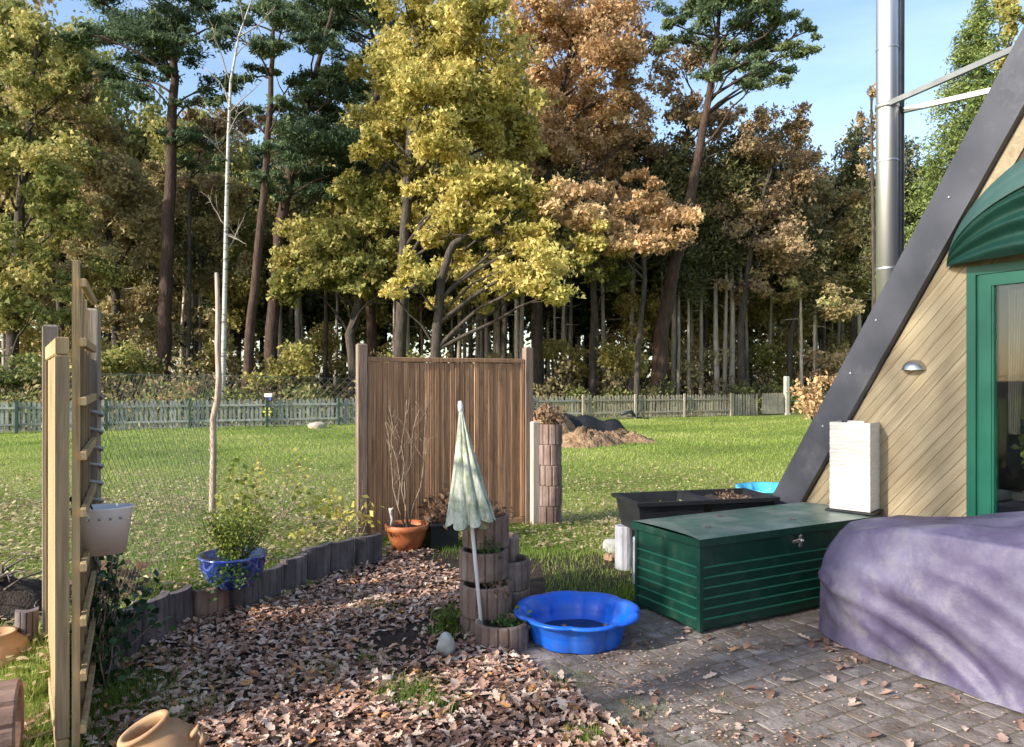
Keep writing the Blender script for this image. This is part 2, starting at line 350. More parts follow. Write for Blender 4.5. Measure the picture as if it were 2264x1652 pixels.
def tree(name, label, cat, Y, trunk, clumps, leaf, bark, size=.17, dens=300, group='trees behind the picket fence', pad=False, twigs=3, aspect=.65, limbs=True, tone=.5):
    """trunk: [(x,y,radius m)], clumps: [(x,y,rx,ry)] measured px at depth Y"""
    base = at(trunk[0][0], trunk[0][1], Y); base.z = 0
    tp = [at(x, y, Y) for x, y, _ in trunk]; tp[0].z = -.2
    t_ = thing(name, label, cat, (base.x, base.y, 0), 0, group)
    off = Vector((base.x, base.y, 0)); q = MB()
    # denser trunk path
    path = []; rad = []
    for i in range(len(tp)-1):
        for k in range(4):
            f = k/4; path.append(tp[i].lerp(tp[i+1], f)+Vector((random.uniform(-1,1), random.uniform(-1,1), 0))*trunk[i][2]*.22*(1 if i+k else 0)-off); rad.append(trunk[i][2]*(1-f)+trunk[i+1][2]*f)
    path.append(tp[-1]-off); rad.append(trunk[-1][2])
    rad[0] *= 1.35; q.tube(path, rad, 9)
    pts = []; rn = []
    for (x, y, rx, ry) in clumps:
        px = Y/F; dz = random.uniform(-1, 1)*min(rx*px*1.3, 2.6)
        c = at(x, y, Y)+Vector((0, dz, 0))-off; rx *= 1.14; ry *= (1.16 if not pad else 1.25); rad3 = (rx*px, rx*px*.9, ry*px)
        n = int(rad3[0]*rad3[2]*dens*(5.4 if not pad else 4.3))
        # sub-clumps inside each clump
        m = max(5, int(n/210)); sub = crown_pts(c, rad3, m, shell=.5)
        for sc_ in sub:
            k = max(20, n//m); rr_ = np.array(rad3)*random.uniform(.26, .5)
            if pad: rr_ = rr_*np.array((1.1, 1.1, .8))
            pts.append(crown_pts(sc_, rr_, k, shell=.6)); rn.append(np.clip(rng.normal(tone+random.uniform(-.22, .22), .16, k), 0, 1))
        if limbs:
            cz = c.z-random.uniform(.25, .5)*(abs(c.x)+1.5) - (0 if pad else .6)
            best = min(range(len(path)), key=lambda i: abs(path[i].z-cz)); a_ = path[best]
            L = (c-a_).length; r0 = min(rad[best]*.45, .022+L*.011)
            lp = limb_path(a_, c, .10, 6); q.tube(lp, [r0*(1-i/6)+.012 for i in range(6)], 5)
            for _ in range(twigs):
                e = Vector(sub[random.randrange(m)]); lp2 = limb_path(lp[random.choice((3, 4))], e, .12, 4); q.tube(lp2, [r0*.4+.008, r0*.3+.006, .012, .007], 4)
    q.build('trunk', bark, t_)
    if pts:
        P = np.concatenate(pts); rn = np.concatenate(rn)
        Vv, Ff = tris(P, size*.74, aspect*1.25, .5 if pad else .35)
        ob('crown', np_mesh('crown', Vv, Ff, LM[leaf], np.repeat(rn, 3)), t_)
    return t_
def mirrored(c, dx, dy=0): return [(x+dx, y+dy, a, b_) for x, y, a, b_ in c]

tree('oak_tree', 'tall yellow leaved oak, brightest crown in the middle of the wood', 'tree', 30,
 [(888,850,.27),(885,700,.24),(895,500,.2),(906,300,.16),(915,150,.1),(940,20,.05)],
 [(950,60,110,70),(870,150,75,60),(1040,130,110,70),(850,260,65,55),(960,250,95,60),(1080,250,100,60),(1130,170,70,60),(1000,345,80,45),(1110,340,80,45),(905,300,60,40),
  (985,425,75,42),(1085,425,90,42),(930,480,65,36),(1050,500,85,38),(830,330,42,40),(1150,480,70,40),(900,20,70,45),(1010,10,80,50),(1165,300,50,50),(960,530,60,28),(950,130,60,50),(1060,60,70,50),(890,200,55,45),(1010,200,60,45),(1140,250,50,45),(940,310,50,40),(1050,300,70,40),(1100,400,60,40),(1000,480,60,36),(870,330,45,40),(920,390,50,36),(1040,-30,80,40),(960,-40,70,40)], 'yellow', bark_brown, .19, 330)
tree('oak_tree', 'yellow oak with low drooping sprays of leaves just right of the wooden panel top', 'tree', 28.5,
 [(962,850,.22),(966,720,.19),(975,620,.17),(1000,540,.13),(1060,500,.09),(1120,520,.06)],
 [(1140,590,60,42),(1200,610,80,42),(1250,560,62,40),(1150,650,45,26),(1230,655,55,26),(1300,530,50,35),(1110,540,50,30),(1180,540,60,35),(1000,585,60,38),(910,610,55,36),(1045,650,50,34),(960,665,45,28),(860,655,45,26)], 'yellow', bark_brown, .19, 360, tone=.6)
tree('lime_tree', 'yellow green broadleaf tree between the leaning pines and the yellow oak', 'tree', 32,
 [(785,850,.24),(775,740,.22),(800,640,.18),(790,520,.13),(770,430,.07)],
 [(700,470,80,45),(760,530,100,50),(680,560,65,50),(835,495,60,50),(830,590,65,45),(735,620,80,38),(800,420,55,42),(650,620,50,40),(860,430,40,40),(780,470,60,36),(720,590,60,36),(790,640,60,30),(870,560,50,40),(880,640,50,30)], 'ygreen', bark_brown, .19, 330)
tree('oak_tree', 'orange brown oak crown rising behind the right side of the yellow oak', 'tree', 36,
 [(1185,865,.3),(1188,640,.26),(1200,420,.2),(1240,220,.14),(1270,60,.07)],
 [(1180,40,80,60),(1265,30,90,60),(1345,60,75,60),(1225,130,85,55),(1320,150,85,55),(1395,170,50,50),(1265,215,80,50),(1360,245,70,45),(1290,290,80,36),(1400,290,50,42),(1200,210,55,45),(1330,-10,80,40),(1395,100,40,40),(1250,360,60,30),(1290,100,60,45),(1200,100,60,45),(1230,280,60,40),(1330,210,60,40),(1160,100,50,50),(1150,0,60,50),(1190,330,55,40),(1330,330,55,34),(1400,220,45,36)], 'orange', bark_brown, .19, 250, tone=.55)
tree('oak_tree', 'lower orange oak with spreading crown beside the dark leaning trunk', 'tree', 31,
 [(1405,866,.13),(1412,760,.12),(1426,620,.1),(1420,540,.08),(1400,470,.05)],
 [(1260,470,75,45),(1340,500,90,42),(1425,450,80,45),(1445,520,80,38),(1365,555,75,28),(1480,480,50,45),(1310,430,55,32),(1390,410,50,28)], 'orange', bark_brown, .18, 330, tone=.68)
pine_r = [(1450,868,.38),(1458,760,.34),(1482,620,.28),(1520,470,.24),(1548,330,.19),(1572,180,.14),(1588,60,.09),(1595,-20,.05)]
tree('scots_pine', 'tall Scots pine with flat clumps of needles against the blue sky, dark leaning trunk', 'tree', 33, pine_r,
 [(1560,25,65,26),(1630,45,75,22),(1700,85,80,22),(1755,120,50,22),(1500,75,45,22),(1660,0,70,22),(1775,85,28,18),(1700,150,55,16),(1612,135,50,16),(1655,195,50,18),(1560,-30,60,25),(1470,60,25,12),(1730,50,40,14),(1600,85,55,20),(1540,-10,60,24),(1680,40,60,22),(1570,180,45,16),(1720,120,55,18)], 'pine', bark_pine, .22, 620, pad=True, aspect=.3, tone=.62)
tree('beech_tree', 'rust brown tree thinly leaved in front of the Scots pine trunk', 'tree', 37,
 [(1490,860,.2),(1500,620,.17),(1515,400,.12),(1530,200,.06)],
 [(1445,110,35,30),(1500,170,55,40),(1480,255,60,45),(1560,270,70,45),(1610,230,55,38),(1520,345,70,40),(1640,290,45,36),(1450,330,45,35),(1590,340,55,36)], 'rust', bark_brown, .18, 230)
tree('beech_tree', 'wide rust and olive tree right of the pine, lower than its neighbours', 'tree', 36,
 [(1640,866,.2),(1636,720,.17),(1660,560,.13),(1690,420,.08),(1720,320,.04)],
 [(1700,330,60,42),(1750,285,42,35),(1650,385,70,45),(1780,370,62,45),(1720,440,80,50),(1625,470,70,45),(1700,550,80,45),(1600,560,60,42),(1650,630,55,32)], 'rust', bark_brown, .18, 290, tone=.6)
tree('oak_tree', 'olive brown tree just left of the steel chimney', 'tree', 38,
 [(1745,866,.17),(1748,740,.15),(1790,600,.11),(1820,480,.07)],
 [(1840,420,60,50),(1800,500,80,52),(1880,510,55,55),(1780,600,75,42),(1865,620,60,40),(1900,430,35,40),(1720,520,50,40),(1820,680,60,30),(1735,660,50,30)], 'brown', bark_brown, .18, 300, tone=.65)
tree('oak_tree', 'olive leaved oak at the left edge with branches down to the fence', 'tree', 30,
 [(22,860,.25),(30,650,.22),(50,420,.17),(70,220,.1),(80,90,.05)],
 [(80,80,70,45),(55,180,80,50),(140,130,50,45),(100,290,90,50),(40,380,80,50),(150,390,80,50),(80,490,90,50),(50,600,90,45),(160,600,75,45),(120,690,90,42),(20,690,60,50),(170,490,60,40),(0,250,60,60),(20,120,60,50),(110,210,60,45),(60,330,70,45),(120,440,60,40),(30,440,60,45),(80,550,70,40),(20,30,60,40),(150,180,45,40)], 'olive', bark_brown, .18, 270, tone=.55)
tree('oak_tree', 'brown and olive oak second from the left edge behind the timber screen', 'tree', 33,
 [(262,860,.2),(258,700,.18),(240,500,.13),(220,320,.07)],
 [(175,205,65,50),(215,290,60,45),(260,395,72,50),(205,500,80,50),(310,470,62,50),(280,600,72,45),(250,700,72,42),(330,560,50,40),(190,410,60,40),(230,340,55,40),(250,450,60,40),(300,520,60,38),(220,560,60,38),(150,300,50,40)], 'brown', bark_brown, .18, 280, tone=.55)
tree('beech_tree', 'russet undercrown tree between the dark pine trunk and the birch', 'tree', 36,
 [(435,860,.14),(430,650,.12),(425,480,.07),(420,400,.04)],
 [(420,480,60,50),(440,600,55,45),(350,680,62,40),(430,700,55,36),(500,420,50,45),(480,520,40,40),(550,480,40,45),(380,400,50,40),(560,580,40,40)], 'brown', bark_brown, .17, 260, tone=.62)
tree('scots_pine', 'Scots pine with thick straight dark trunk left of the birch', 'tree', 31,
 [(362,845,.29),(366,700,.27),(374,480,.24),(381,280,.2),(385,140,.15),(392,20,.09)],
 [(230,40,80,26),(330,35,80,30),(420,60,80,32),(300,110,80,28),(400,130,85,28),(480,30,55,26),(250,155,60,24),(340,190,60,26),(280,70,70,28),(370,90,70,30),(460,170,50,24),(210,0,70,26),(440,0,60,28),(440,210,50,20),(415,290,70,24),(190,95,50,20),(350,-10,90,25),(430,340,45,18)], 'pine', bark_pine, .22, 520, pad=True, aspect=.3, tone=.42)
tree('scots_pine', 'slim dark Scots pine leaning right behind the birch', 'tree', 29,
 [(538,850,.2),(556,700,.18),(578,480,.15),(592,300,.12),(602,130,.09),(606,10,.05)],
 [(555,45,70,24),(622,85,65,24),(540,160,50,18),(625,230,50,18),(600,330,50,22),(560,385,42,20),(640,160,40,16),(590,-10,70,22),(500,90,50,20),(580,130,60,20),(650,60,50,24),(520,240,45,20)], 'pine', bark_pine, .22, 480, pad=True, aspect=.3, tone=.4)
tree('scots_pine', 'Scots pine with rounded dark crown and red brown trunk right of the birch', 'tree', 32,
 [(594,860,.3),(600,730,.27),(618,520,.24),(645,360,.2),(682,220,.15),(710,120,.1),(735,20,.06)],
 [(700,200,70,32),(740,280,60,34),(700,335,80,38),(760,360,52,34),(660,300,52,34),(680,400,52,30),(765,225,42,26),(720,120,50,22),(640,420,40,24),(730,420,45,25),(720,240,60,32),(690,290,60,34),(740,330,60,34),(700,380,60,30),(670,160,50,24),(760,180,50,24)], 'pine', bark_pine, .21, 600, pad=True, aspect=.3, tone=.35)
tree('scots_pine', 'Scots pine whose crown top touches the yellow oak on its left', 'tree', 35,
 [(820,860,.26),(822,600,.22),(818,330,.18),(838,180,.14),(820,60,.08)],
 [(700,20,75,28),(780,35,75,28),(850,25,55,28),(690,75,55,20),(790,105,60,22),(740,-10,80,24),(860,90,40,20),(640,20,50,20),(740,60,70,26),(820,0,60,26),(760,150,60,20),(670,0,70,26),(850,150,40,24)], 'pine', bark_pine, .22, 560, pad=True, aspect=.3, tone=.5)

# birch: white trunk, bare fine branches
bt = thing('birch_tree', 'bare birch with slender white trunk left of the leaning pines', 'tree', at(493, 860, 27)*Vector((1,1,0)) if False else (at(493,860,27).x, 27, 0), 0, 'trees behind the picket fence')
off = Vector((at(493,860,27).x, 27, 0))
bp_ = [(493,872,.095),(495,760,.088),(498,600,.078),(501,450,.07),(505,300,.058),(510,180,.045),(528,80,.032),(556,0,.022),(575,-60,.015)]
q = MB(); bpath = [at(x, y, 27)-off for x, y, _ in bp_]; bpath[0].z = -.1; q.tube(bpath, [r_ for *_, r_ in bp_], 9); q.build('trunk', bark_birch, bt)
q = MB()
for (x0, y0, x1, y1) in ((507,240,450,150),(510,180,470,60),(515,140,560,90),(528,80,600,20),(505,300,560,230),(503,360,450,300),(540,50,500,-40),(507,250,580,180),(498,560,540,480),(500,500,460,430),(499,520,545,540),(506,270,440,230)):
    lp = limb_path(at(x0,y0,27)-off, at(x1,y1,27+random.uniform(-1,1))-off, .12, 6); q.tube(lp, [.026*(1-i/6)+.006 for i in range(6)], 4)
    for _ in range(5):
        s_ = random.choice(lp[2:5]); e = s_+Vector((random.uniform(-.6,.6), random.uniform(-.5,.5), random.uniform(-.1,.9))); q.tube(limb_path(s_, e, .1, 4), [.009,.007,.006,.004], 3)
q.build('bare_branches', bark_pale, bt, kind='stuff')

# unseen oak added behind the camera to the left, to dapple the gable wall
go = thing('oak_tree', 'unseen half bare oak added behind the viewer to the left for its dappled shade', 'tree', (-8.0, -1.7, 0), 0)
q = MB(); q.tube([(0,0,-.2),(.1,0,2.5),(0,.2,5),(.3,.3,8.5)], [.2,.15,.11,.04], 10); P = []; rn = []
for k in range(20):
    an_ = random.uniform(0, 6.28); L = random.uniform(.3, 2.1); z_ = random.uniform(5.2, 8.8); c_ = (.5+math.cos(an_)*L, .4+math.sin(an_)*L, z_)
    q.tube(limb_path((0,.1,z_*.78), c_, .12, 6), [.05,.04,.03,.02,.014,.01], 5); P.append(crown_pts(c_, (.7,.7,.5), 60, rng, .8))
q.build('trunk', bark_brown, go); P = np.concatenate(P); Vv, Ff = cards(P, .15, .65, .3)
ob('crown', np_mesh('crown', Vv, Ff, LM['brown'], np.repeat(np.clip(rng.normal(.5,.2,len(P)),0,1), 4)), go)

# other dark trunks that stand alone in front of the deep wood
for (x, yb, xt, yt, r_, Y, lab, leaf, cl) in (
    (1110,860,1112,560,.16,34,'dark straight trunk behind the right end of the wooden panel','olive',[(1120,520,55,45),(1060,570,45,35)]),
    (1308,866,1312,520,.2,35,'dark trunk standing right of the low yellow sprays','olive',[(1330,580,60,40),(1300,510,60,40),(1360,620,45,35)]),
    (1040,860,1030,560,.13,37,'slim dark trunk behind the middle of the wooden panel','olive',[(1040,560,50,40),(1000,600,45,35)]),
    (715,860,720,560,.12,36,'slim trunk between the leaning pines and the wooden panel','ygreen',[(700,600,40,35)]),
    (130,860,128,560,.16,35,'dark trunk behind the timber screen','olive',[(110,560,60,45),(140,650,50,35),(210,640,50,30)]),
    (415,860,418,400,.1,33,'thin dark trunk just right of the thick pine trunk','rust',[(470,300,50,40),(430,400,45,35),(540,280,50,40)]),
    (1560,866,1556,560,.14,40,'slim trunk right of the dark leaning pine trunk','olive',[(1560,600,55,38),(1520,560,50,35),(1540,660,40,28)]),
    (1850,866,1856,620,.14,42,'dark trunk nearest the roof edge','dark',[(1890,560,60,45),(1840,600,50,40),(1900,650,40,35)])):
    tree('woodland_tree', lab, 'tree', Y, [(x,yb,r_),((x+xt)/2+4,(yb+yt)/2,r_*.85),(xt,yt,r_*.5)], cl, leaf, bark_brown, .18, 260)

def spruce(name, label, x, ytop, ybot, halfw, Y, leaf, n, group=None):
    b0 = at(x, HY, Y); zt = at(x, ytop, Y).z; zb = at(x, ybot, Y).z; wid = halfw*Y/F
    t_ = thing(name, label, 'tree', (b0.x, Y, 0), 0, group or 'trees behind the picket fence')
    q = MB(); q.tube([(0,0,-.1),(0,0,zt*.5),(0,0,zt)], [.22,.15,.02], 8)
    P = []; rn = []; k = 0; z = zb
    while z < zt-.1:
        f = (zt-z)/(zt-zb); nb = int(5+8*f)
        for j in range(nb):
            an = random.uniform(0, 6.28); L = wid*(f**.8)*random.uniform(.72, 1.12)+.12; dr = -.28*L
            e = Vector((math.cos(an)*L, math.sin(an)*L, z+dr)); q.tube([(0,0,z),(e.x*.6,e.y*.6,z+dr*.35),e], [.03,.018,.006], 3)
            m = max(8, int(n*L*.5/ (wid+.01))); tt = rng.uniform(.1, 1, m)**.8
            p = np.stack([e.x*tt, e.y*tt, z+dr*tt*tt], 1)+rng.normal(size=(m,3))*np.array((.14,.14,.1))*(.4+L*.35)
            p[:,2] -= np.abs(rng.normal(0, .16, m)); P.append(p); rn.append(np.clip(rng.normal(.5+random.uniform(-.2,.2), .2, m), 0, 1))
        z += .32*(.7+f*.5)
    q.build('trunk', bark_brown, t_); P = np.concatenate(P); rn = np.concatenate(rn); Vv, Ff = cards(P, .12, .4, .2)
    ob('crown', np_mesh('crown', Vv, Ff, LM[leaf], np.repeat(rn, 4)), t_); return t_
spruce('spruce_tree', 'tall sunlit green spruce behind the sloping roof edge', 2165, -20, 620, 190, 24, 'spruce', 900)
spruce('spruce_tree', 'small pointed spruce left of the steel chimney', 1886, 318, 640, 62, 40, 'olive', 190)
tree('birch_tree', 'thin rusty tree beside the chimney and the tall spruce', 'tree', 34, [(1935,860,.12),(1932,600,.1),(1928,350,.06),(1925,200,.03)],
 [(1925,260,26,50),(1915,330,28,36),(1930,200,20,30),(1990,230,26,30)], 'rust', bark_brown, .15, 110, tone=.7)
tree('oak_tree', 'yellow brown oak top above the roof edge at the right', 'tree', 30, [(2230,860,.2),(2225,400,.14),(2230,60,.05)],
 [(2225,70,45,40),(2260,20,50,40),(2190,110,30,30),(2250,130,50,40)], 'ygreen', bark_brown, .17, 230, tone=.6)

# slender trees deeper in the wood: two kinds, copied with their parts
def slender(h, seed):
    rd = random.Random(seed); rg = np.random.default_rng(seed); q = MB()
    path = [(rd.uniform(-.1,.1)*i/6, rd.uniform(-.1,.1)*i/6, h*.84*i/6) for i in range(7)]; path[0] = (0,0,-.2)
    q.tube(path, [.15-.02*i for i in range(7)], 7)
    for _ in range(22):
        z = rd.uniform(.25, .9)*h; an = rd.uniform(0, 6.28); L = rd.uniform(.5, 1.6); q.tube([(0,0,z),(math.cos(an)*L*.5, math.sin(an)*L*.5, z-.05),(math.cos(an)*L, math.sin(an)*L, z+rd.uniform(-.4,.3))], [.03,.02,.008], 3)
    P = []; z = h*.5; hh0 = h; h = h*.86
    while z < h:
        f = (h-z)/(hh0*.5)+.25; 
        for j in range(4):
            an = rd.uniform(0, 6.28); L = 1.9*(.35+.65*f)*rd.uniform(.6,1.1); m = 70; tt = rg.uniform(.15,1,m)
            P.append(np.stack([math.cos(an)*L*tt, math.sin(an)*L*tt, z-.3*tt*tt*L], 1)+rg.normal(size=(m,3))*.22)
        z += .42
    P = np.concatenate(P); Vv, Ff = cards(P, .26, .4, .3, rg); rn = np.repeat(np.clip(rg.normal(.45,.25,len(P)),0,1), 4)
    return q.mesh('trunk', bark_pale), np_mesh('crown', Vv, Ff, LM['dark'], rn)
kinds = [slender(15, 1), slender(13, 2), slender(16, 3)]
protos = []
for (tm, cm) in kinds:
    t_ = thing('slender_tree', 'slender pale trunked tree deep in the wood behind the fence', 'tree', (0,0,0), 0, 'slender pale trunked trees deep in the wood')
    ob('trunk', tm, t_); ob('crown', cm, t_); protos.append(t_)
def copy_tree(o, parent=None):
    c = o.copy(); col.objects.link(c); c.parent = parent
    for ch in o.children: copy_tree(ch, c)
    return c
spots = []
rs_ = random.Random(91)
for xpx in (742,760,818,835,1062,1075,1092,1212,1232,1248,1262,1275,1338,1525,1530,1552,1575,1580,1652,1660,1700,1735,1798,1812,1862,1880,1905,1180,1000,870,905,935,662,690,640,450,470,270,300,330,215,180,90,40,10,1350,1620,1770,1935,1960,2000,2050,2100,2150,2200,525,400,60,1150,1290,*[rs_.randint(700,1960) for _ in range(55)],*[rs_.randint(-20,700) for _ in range(15)]):
    spots.append((xpx, random.uniform(35.5, 44) if len(spots)%2 == 0 else random.uniform(42, 56)))
for i, (xp, Y) in enumerate(spots):
    o = protos[i] if i < 3 else copy_tree(protos[i % 3])
    o.location = ((xp-CX)/F*Y, Y, 0); o.rotation_euler = (random.uniform(-.025,.025), random.uniform(-.025,.025), random.uniform(0, 6.28)); k = random.uniform(.8, 1.12); o.scale = (k*random.uniform(.7,1.15),)*2+(k,)

# broadleaf trees of the second row: three kinds, each copied with its parts
def filler(h, seed, leafn, wide):
    rd = random.Random(seed); rg = np.random.default_rng(seed); q = MB()
    path = [(rd.uniform(-.2,.2)*i/5, rd.uniform(-.2,.2)*i/5, h*.85*i/5) for i in range(6)]; path[0] = (0,0,-.2); q.tube(path, [.17-.025*i for i in range(6)], 7)
    P = []; rn = []
    for k in range(26):
        z = h*rd.uniform(.36, .97); f = math.sin(math.pi*min(1, max(.12, (z/h-.1))))**.6; an = rd.uniform(0, 6.28); L = wide*f*rd.uniform(.2, 1); c = (math.cos(an)*L, math.sin(an)*L, z)
        q.tube(limb_path((0,0,z*.8), c, .1, 4, rd), [.05,.035,.02,.01], 4); m = 520
        for _ in range(4):
            c2 = np.array(c)+rg.normal(size=3)*np.array((.8,.8,.5)); P.append(crown_pts(c2, (wide*.24, wide*.24, h*.055), m//4, rg, .6)); rn.append(np.clip(rg.normal(.5+rd.uniform(-.25,.25), .15, m//4), 0, 1))
    P = np.concatenate(P); Vv, Ff = cards(P, .25, .65, .35, rg); return q.mesh('trunk', bark_brown), np_mesh('crown', Vv, Ff, LM[leafn], np.repeat(np.concatenate(rn), 4))
FK = {}
for kk, (h, sd_, lf, wd_, lab) in {'olive': (14, 21, 'olive', 3.2, 'olive green broadleaf tree in the second row of the wood'), 'brown': (13, 22, 'brown', 3.4, 'brown leaved broadleaf tree in the second row of the wood'), 'rust': (12.5, 23, 'rust', 3.0, 'rusty broadleaf tree in the second row of the wood'), 'dark': (13, 24, 'pine', 2.8, 'dark green tree in the second row of the wood')}.items():
    FK[kk] = [filler(h, sd_, lf, wd_), lab, None, h]
for (xp, ytop, Y, kk) in ((-40,60,41,'olive'),(30,20,44,'brown'),(130,60,42,'olive'),(215,120,43,'olive'),(360,260,42,'olive'),(440,260,46,'brown'),(510,330,42,'olive'),(580,330,47,'dark'),(760,260,46,'olive'),(840,200,46,'dark'),(900,160,46,'olive'),(1010,120,47,'olive'),(1110,180,46,'olive'),(1180,200,47,'rust'),(1270,200,48,'rust'),(1350,260,46,'rust'),(-20,240,42,'olive'),(60,330,45,'brown'),(115,210,44,'olive'),(190,300,46,'dark'),(240,260,43,'brown'),(300,330,47,'olive'),(345,280,45,'olive'),(410,330,43,'brown'),(470,390,47,'rust'),(530,400,44,'dark'),(600,440,46,'olive'),(660,370,45,'dark'),(730,330,47,'dark'),(790,420,44,'olive'),(850,360,46,'dark'),(1130,340,47,'olive'),(1000,400,46,'olive'),(1210,380,45,'dark'),(1300,400,47,'brown'),(1390,430,45,'olive'),(1450,380,48,'rust'),(1530,400,46,'olive'),(1600,370,47,'brown'),(1660,410,45,'olive'),(1720,350,48,'rust'),(1790,400,46,'brown'),(1850,440,45,'olive'),(1925,470,46,'dark'),(1560,480,44,'olive'),(1480,500,43,'olive'),(1880,380,50,'rust'),(2010,420,48,'olive'),(2100,380,50,'brown'),(930,330,48,'olive'),(20,120,40,'brown'),(160,90,46,'olive')):
    (tm, cm), lab, pr, h0 = FK[kk]
    if pr is None:
        o = thing('woodland_tree', lab, 'tree', (0,0,0), 0, kk+' trees of the second row'); ob('trunk', tm, o); ob('crown', cm, o); FK[kk][2] = o
    else: o = copy_tree(pr)
    zt_ = at(xp, ytop, Y).z; k = zt_/h0; o.location = ((xp-CX)/F*Y, Y, 0); o.rotation_euler = (0, 0, random.uniform(0, 6.28)); o.scale = (random.uniform(.85, 1.15), random.uniform(.85, 1.15), k)

# far wood mass and undergrowth: nobody could count
n = 80000; Yd = rng.uniform(62, 95, n); xd = rng.uniform(-.80, .80, n)*Yd
hh = 15+3.0*np.sin(xd*.21)+2.5*np.sin(xd*.083+2)+1.5*np.sin(xd*.7)
zd = hh*rng.uniform(0, 1.12, n)**.8; keep = (np.sin(xd*.9+zd*.5)+np.sin(zd*1.1-xd*.37+Yd*.3) > -1.3)&((zd > 7)|(rng.uniform(0,1,n) < .45))
P = np.stack([xd, Yd, zd], 1)[keep]; Vv, Ff = cards(P, .75, .7, .3)
ob('distant_wood', np_mesh('distant_wood', Vv, Ff, LM['dark'], np.repeat(np.clip(rng.normal(.45,.25,len(P)),0,1), 4)), kind='stuff', label='distant mass of woodland foliage behind the slender trees', cat='wood')
def under(name, lab, n, y0, y1, zmax, leaf, size, tone=.5, seed=3):
    r = np.random.default_rng(seed); x = r.uniform(-24, 24, n); fy_ = 27.6+.405*x; yy = fy_+r.uniform(y0, y1, n)
    top = zmax*(.55+.45*np.sin(x*1.3+seed)*np.sin(x*.47+1)+.25*np.sin(x*3.1)); z = np.abs(top)*r.uniform(0, 1, n)**1.3+.05
    Vv, Ff = cards(np.stack([x, yy, z], 1), size, .5, .3, r); ob(name, np_mesh(name, Vv, Ff, LM[leaf], np.repeat(np.clip(r.normal(tone,.2,n),0,1), 4)), kind='stuff', label=lab, cat='undergrowth')
under('undergrowth', 'low green brambles along the back of the picket fence', 26000, 1.2, 5, 1.5, 'olive', .17, .3, 3)
under('undergrowth', 'brown bracken and twiggy growth under the trees', 34000, 3, 12, 2.3, 'brown', .2, .35, 5)
under('undergrowth', 'dark green low cover deeper under the trees', 24000, 10, 26, 3.4, 'dark', .3, .5, 8)
under('leaf_litter', 'brown leaf litter on the woodland floor', 16000, .5, 22, .12, 'brown', .2, .6, 9)

def bush(name, label, cat, x, y, rx, ry, Y, leaf, n, size=.13, group=None, tone=.5):
    c = at(x, y, Y); t_ = thing(name, label, cat, (c.x, Y, 0), 0, group); px = Y/F; q = MB(); P = []
    hgt = c.z+ry*px*.6
    for _ in range(9):
        e = Vector((random.uniform(-1,1)*rx*px, random.uniform(-1,1)*rx*px, random.uniform(.6,1.1)*hgt)); q.tube(limb_path((random.uniform(-.1,.1),random.uniform(-.1,.1),0), e, .1, 5), [.03,.022,.015,.01,.005], 4)
        P.append(crown_pts(e*.85, (rx*px*.5, rx*px*.5, ry*px*.5), n//9))
    q.build('stems', bark_brown, t_); P = np.concatenate(P); P[:,2] = np.abs(P[:,2])
    Vv, Ff = cards(P, size, .65, .4); ob('foliage', np_mesh('foliage', Vv, Ff, LM[leaf], np.repeat(np.clip(rng.normal(tone,.2,len(P)),0,1), 4)), t_); return t_
G_ = 'bushes behind the picket fence'
bush('bush', 'yellow green bush behind the fence, left of the wooden panel', 'bush', 620, 790, 62, 45, 29.5, 'ygreen', 2600, .16, G_, .6)
bush('bush', 'small orange bush peeping over the fence left of the rough stake', 'bush', 392, 852, 38, 18, 26.5, 'orange', 700, .14, G_, .6)
bush('bush', 'pale yellow bush behind the fence near the dark leaning trunk', 'bush', 1375, 760, 60, 60, 36, 'ygreen', 2600, .17, G_, .7)
bush('bush', 'brown twiggy bush behind the fence right of the leaning trunk', 'bush', 1560, 790, 80, 40, 38, 'brown', 2300, .16, G_, .7)
bush('bush', 'yellowing bush below the olive tree near the chimney', 'bush', 1720, 790, 70, 45, 40, 'ygreen', 2300, .17, G_, .4)
bush('bush', 'orange tinged bush behind the fence end post', 'bush', 1830, 800, 60, 40, 38, 'rust', 1900, .17, G_, .7)
bush('bush', 'dark green bush at the left edge behind the fence', 'bush', 60, 810, 80, 40, 27, 'olive', 2600, .14, G_, .25)
bush('bush', 'olive bush behind the fence below the thick pine', 'bush', 290, 790, 70, 45, 29, 'olive', 2400, .15, G_, .5)
bush('bush', 'green bush behind the wooden panel', 'bush', 960, 800, 90, 50, 33, 'olive', 2400, .16, G_, .4)
for (x_, y_, rx_, ry_, Y_, lf_, lab_) in ((1400,680,55,60,39,'ygreen','tall yellow green shrub among the pale trunks right of the orange oak'),(1600,670,65,50,41,'ygreen','yellow green shrub under the rust and olive tree'),(1700,700,60,50,42,'brown','brown shrub under the wide rust tree'),(1800,690,60,50,42,'ygreen','yellowish shrub among the trunks left of the chimney'),(1250,770,60,35,38,'olive','olive shrub behind the ring column'),(1130,790,50,30,37,'brown','brown shrub behind the right post of the wooden panel'),(880,770,60,35,38,'ygreen','yellow green shrub behind the left half of the wooden panel'),(470,740,45,50,34,'olive','green shrub close behind the birch trunk'),(330,690,60,55,35,'brown','brown shrub between the timber screen and the thick pine trunk'),(200,770,60,45,31,'olive','green shrub right behind the timber screen'),(120,740,60,50,35,'ygreen','yellow green shrub seen just left of the timber screen'),(20,690,60,60,34,'olive','tall olive shrub at the left edge'),(720,740,50,45,37,'ygreen','yellow green shrub between the rough stake and the wooden panel'),(1500,760,50,35,40,'ygreen','small yellow shrub right beside the dark leaning trunk'),(1880,740,60,50,41,'brown','brown shrub nearest the roof edge')):
    bush('shrub', lab_, 'shrub', x_, y_, rx_, ry_, Y_, lf_, 1900, .18, 'shrubs of the undergrowth', .8)
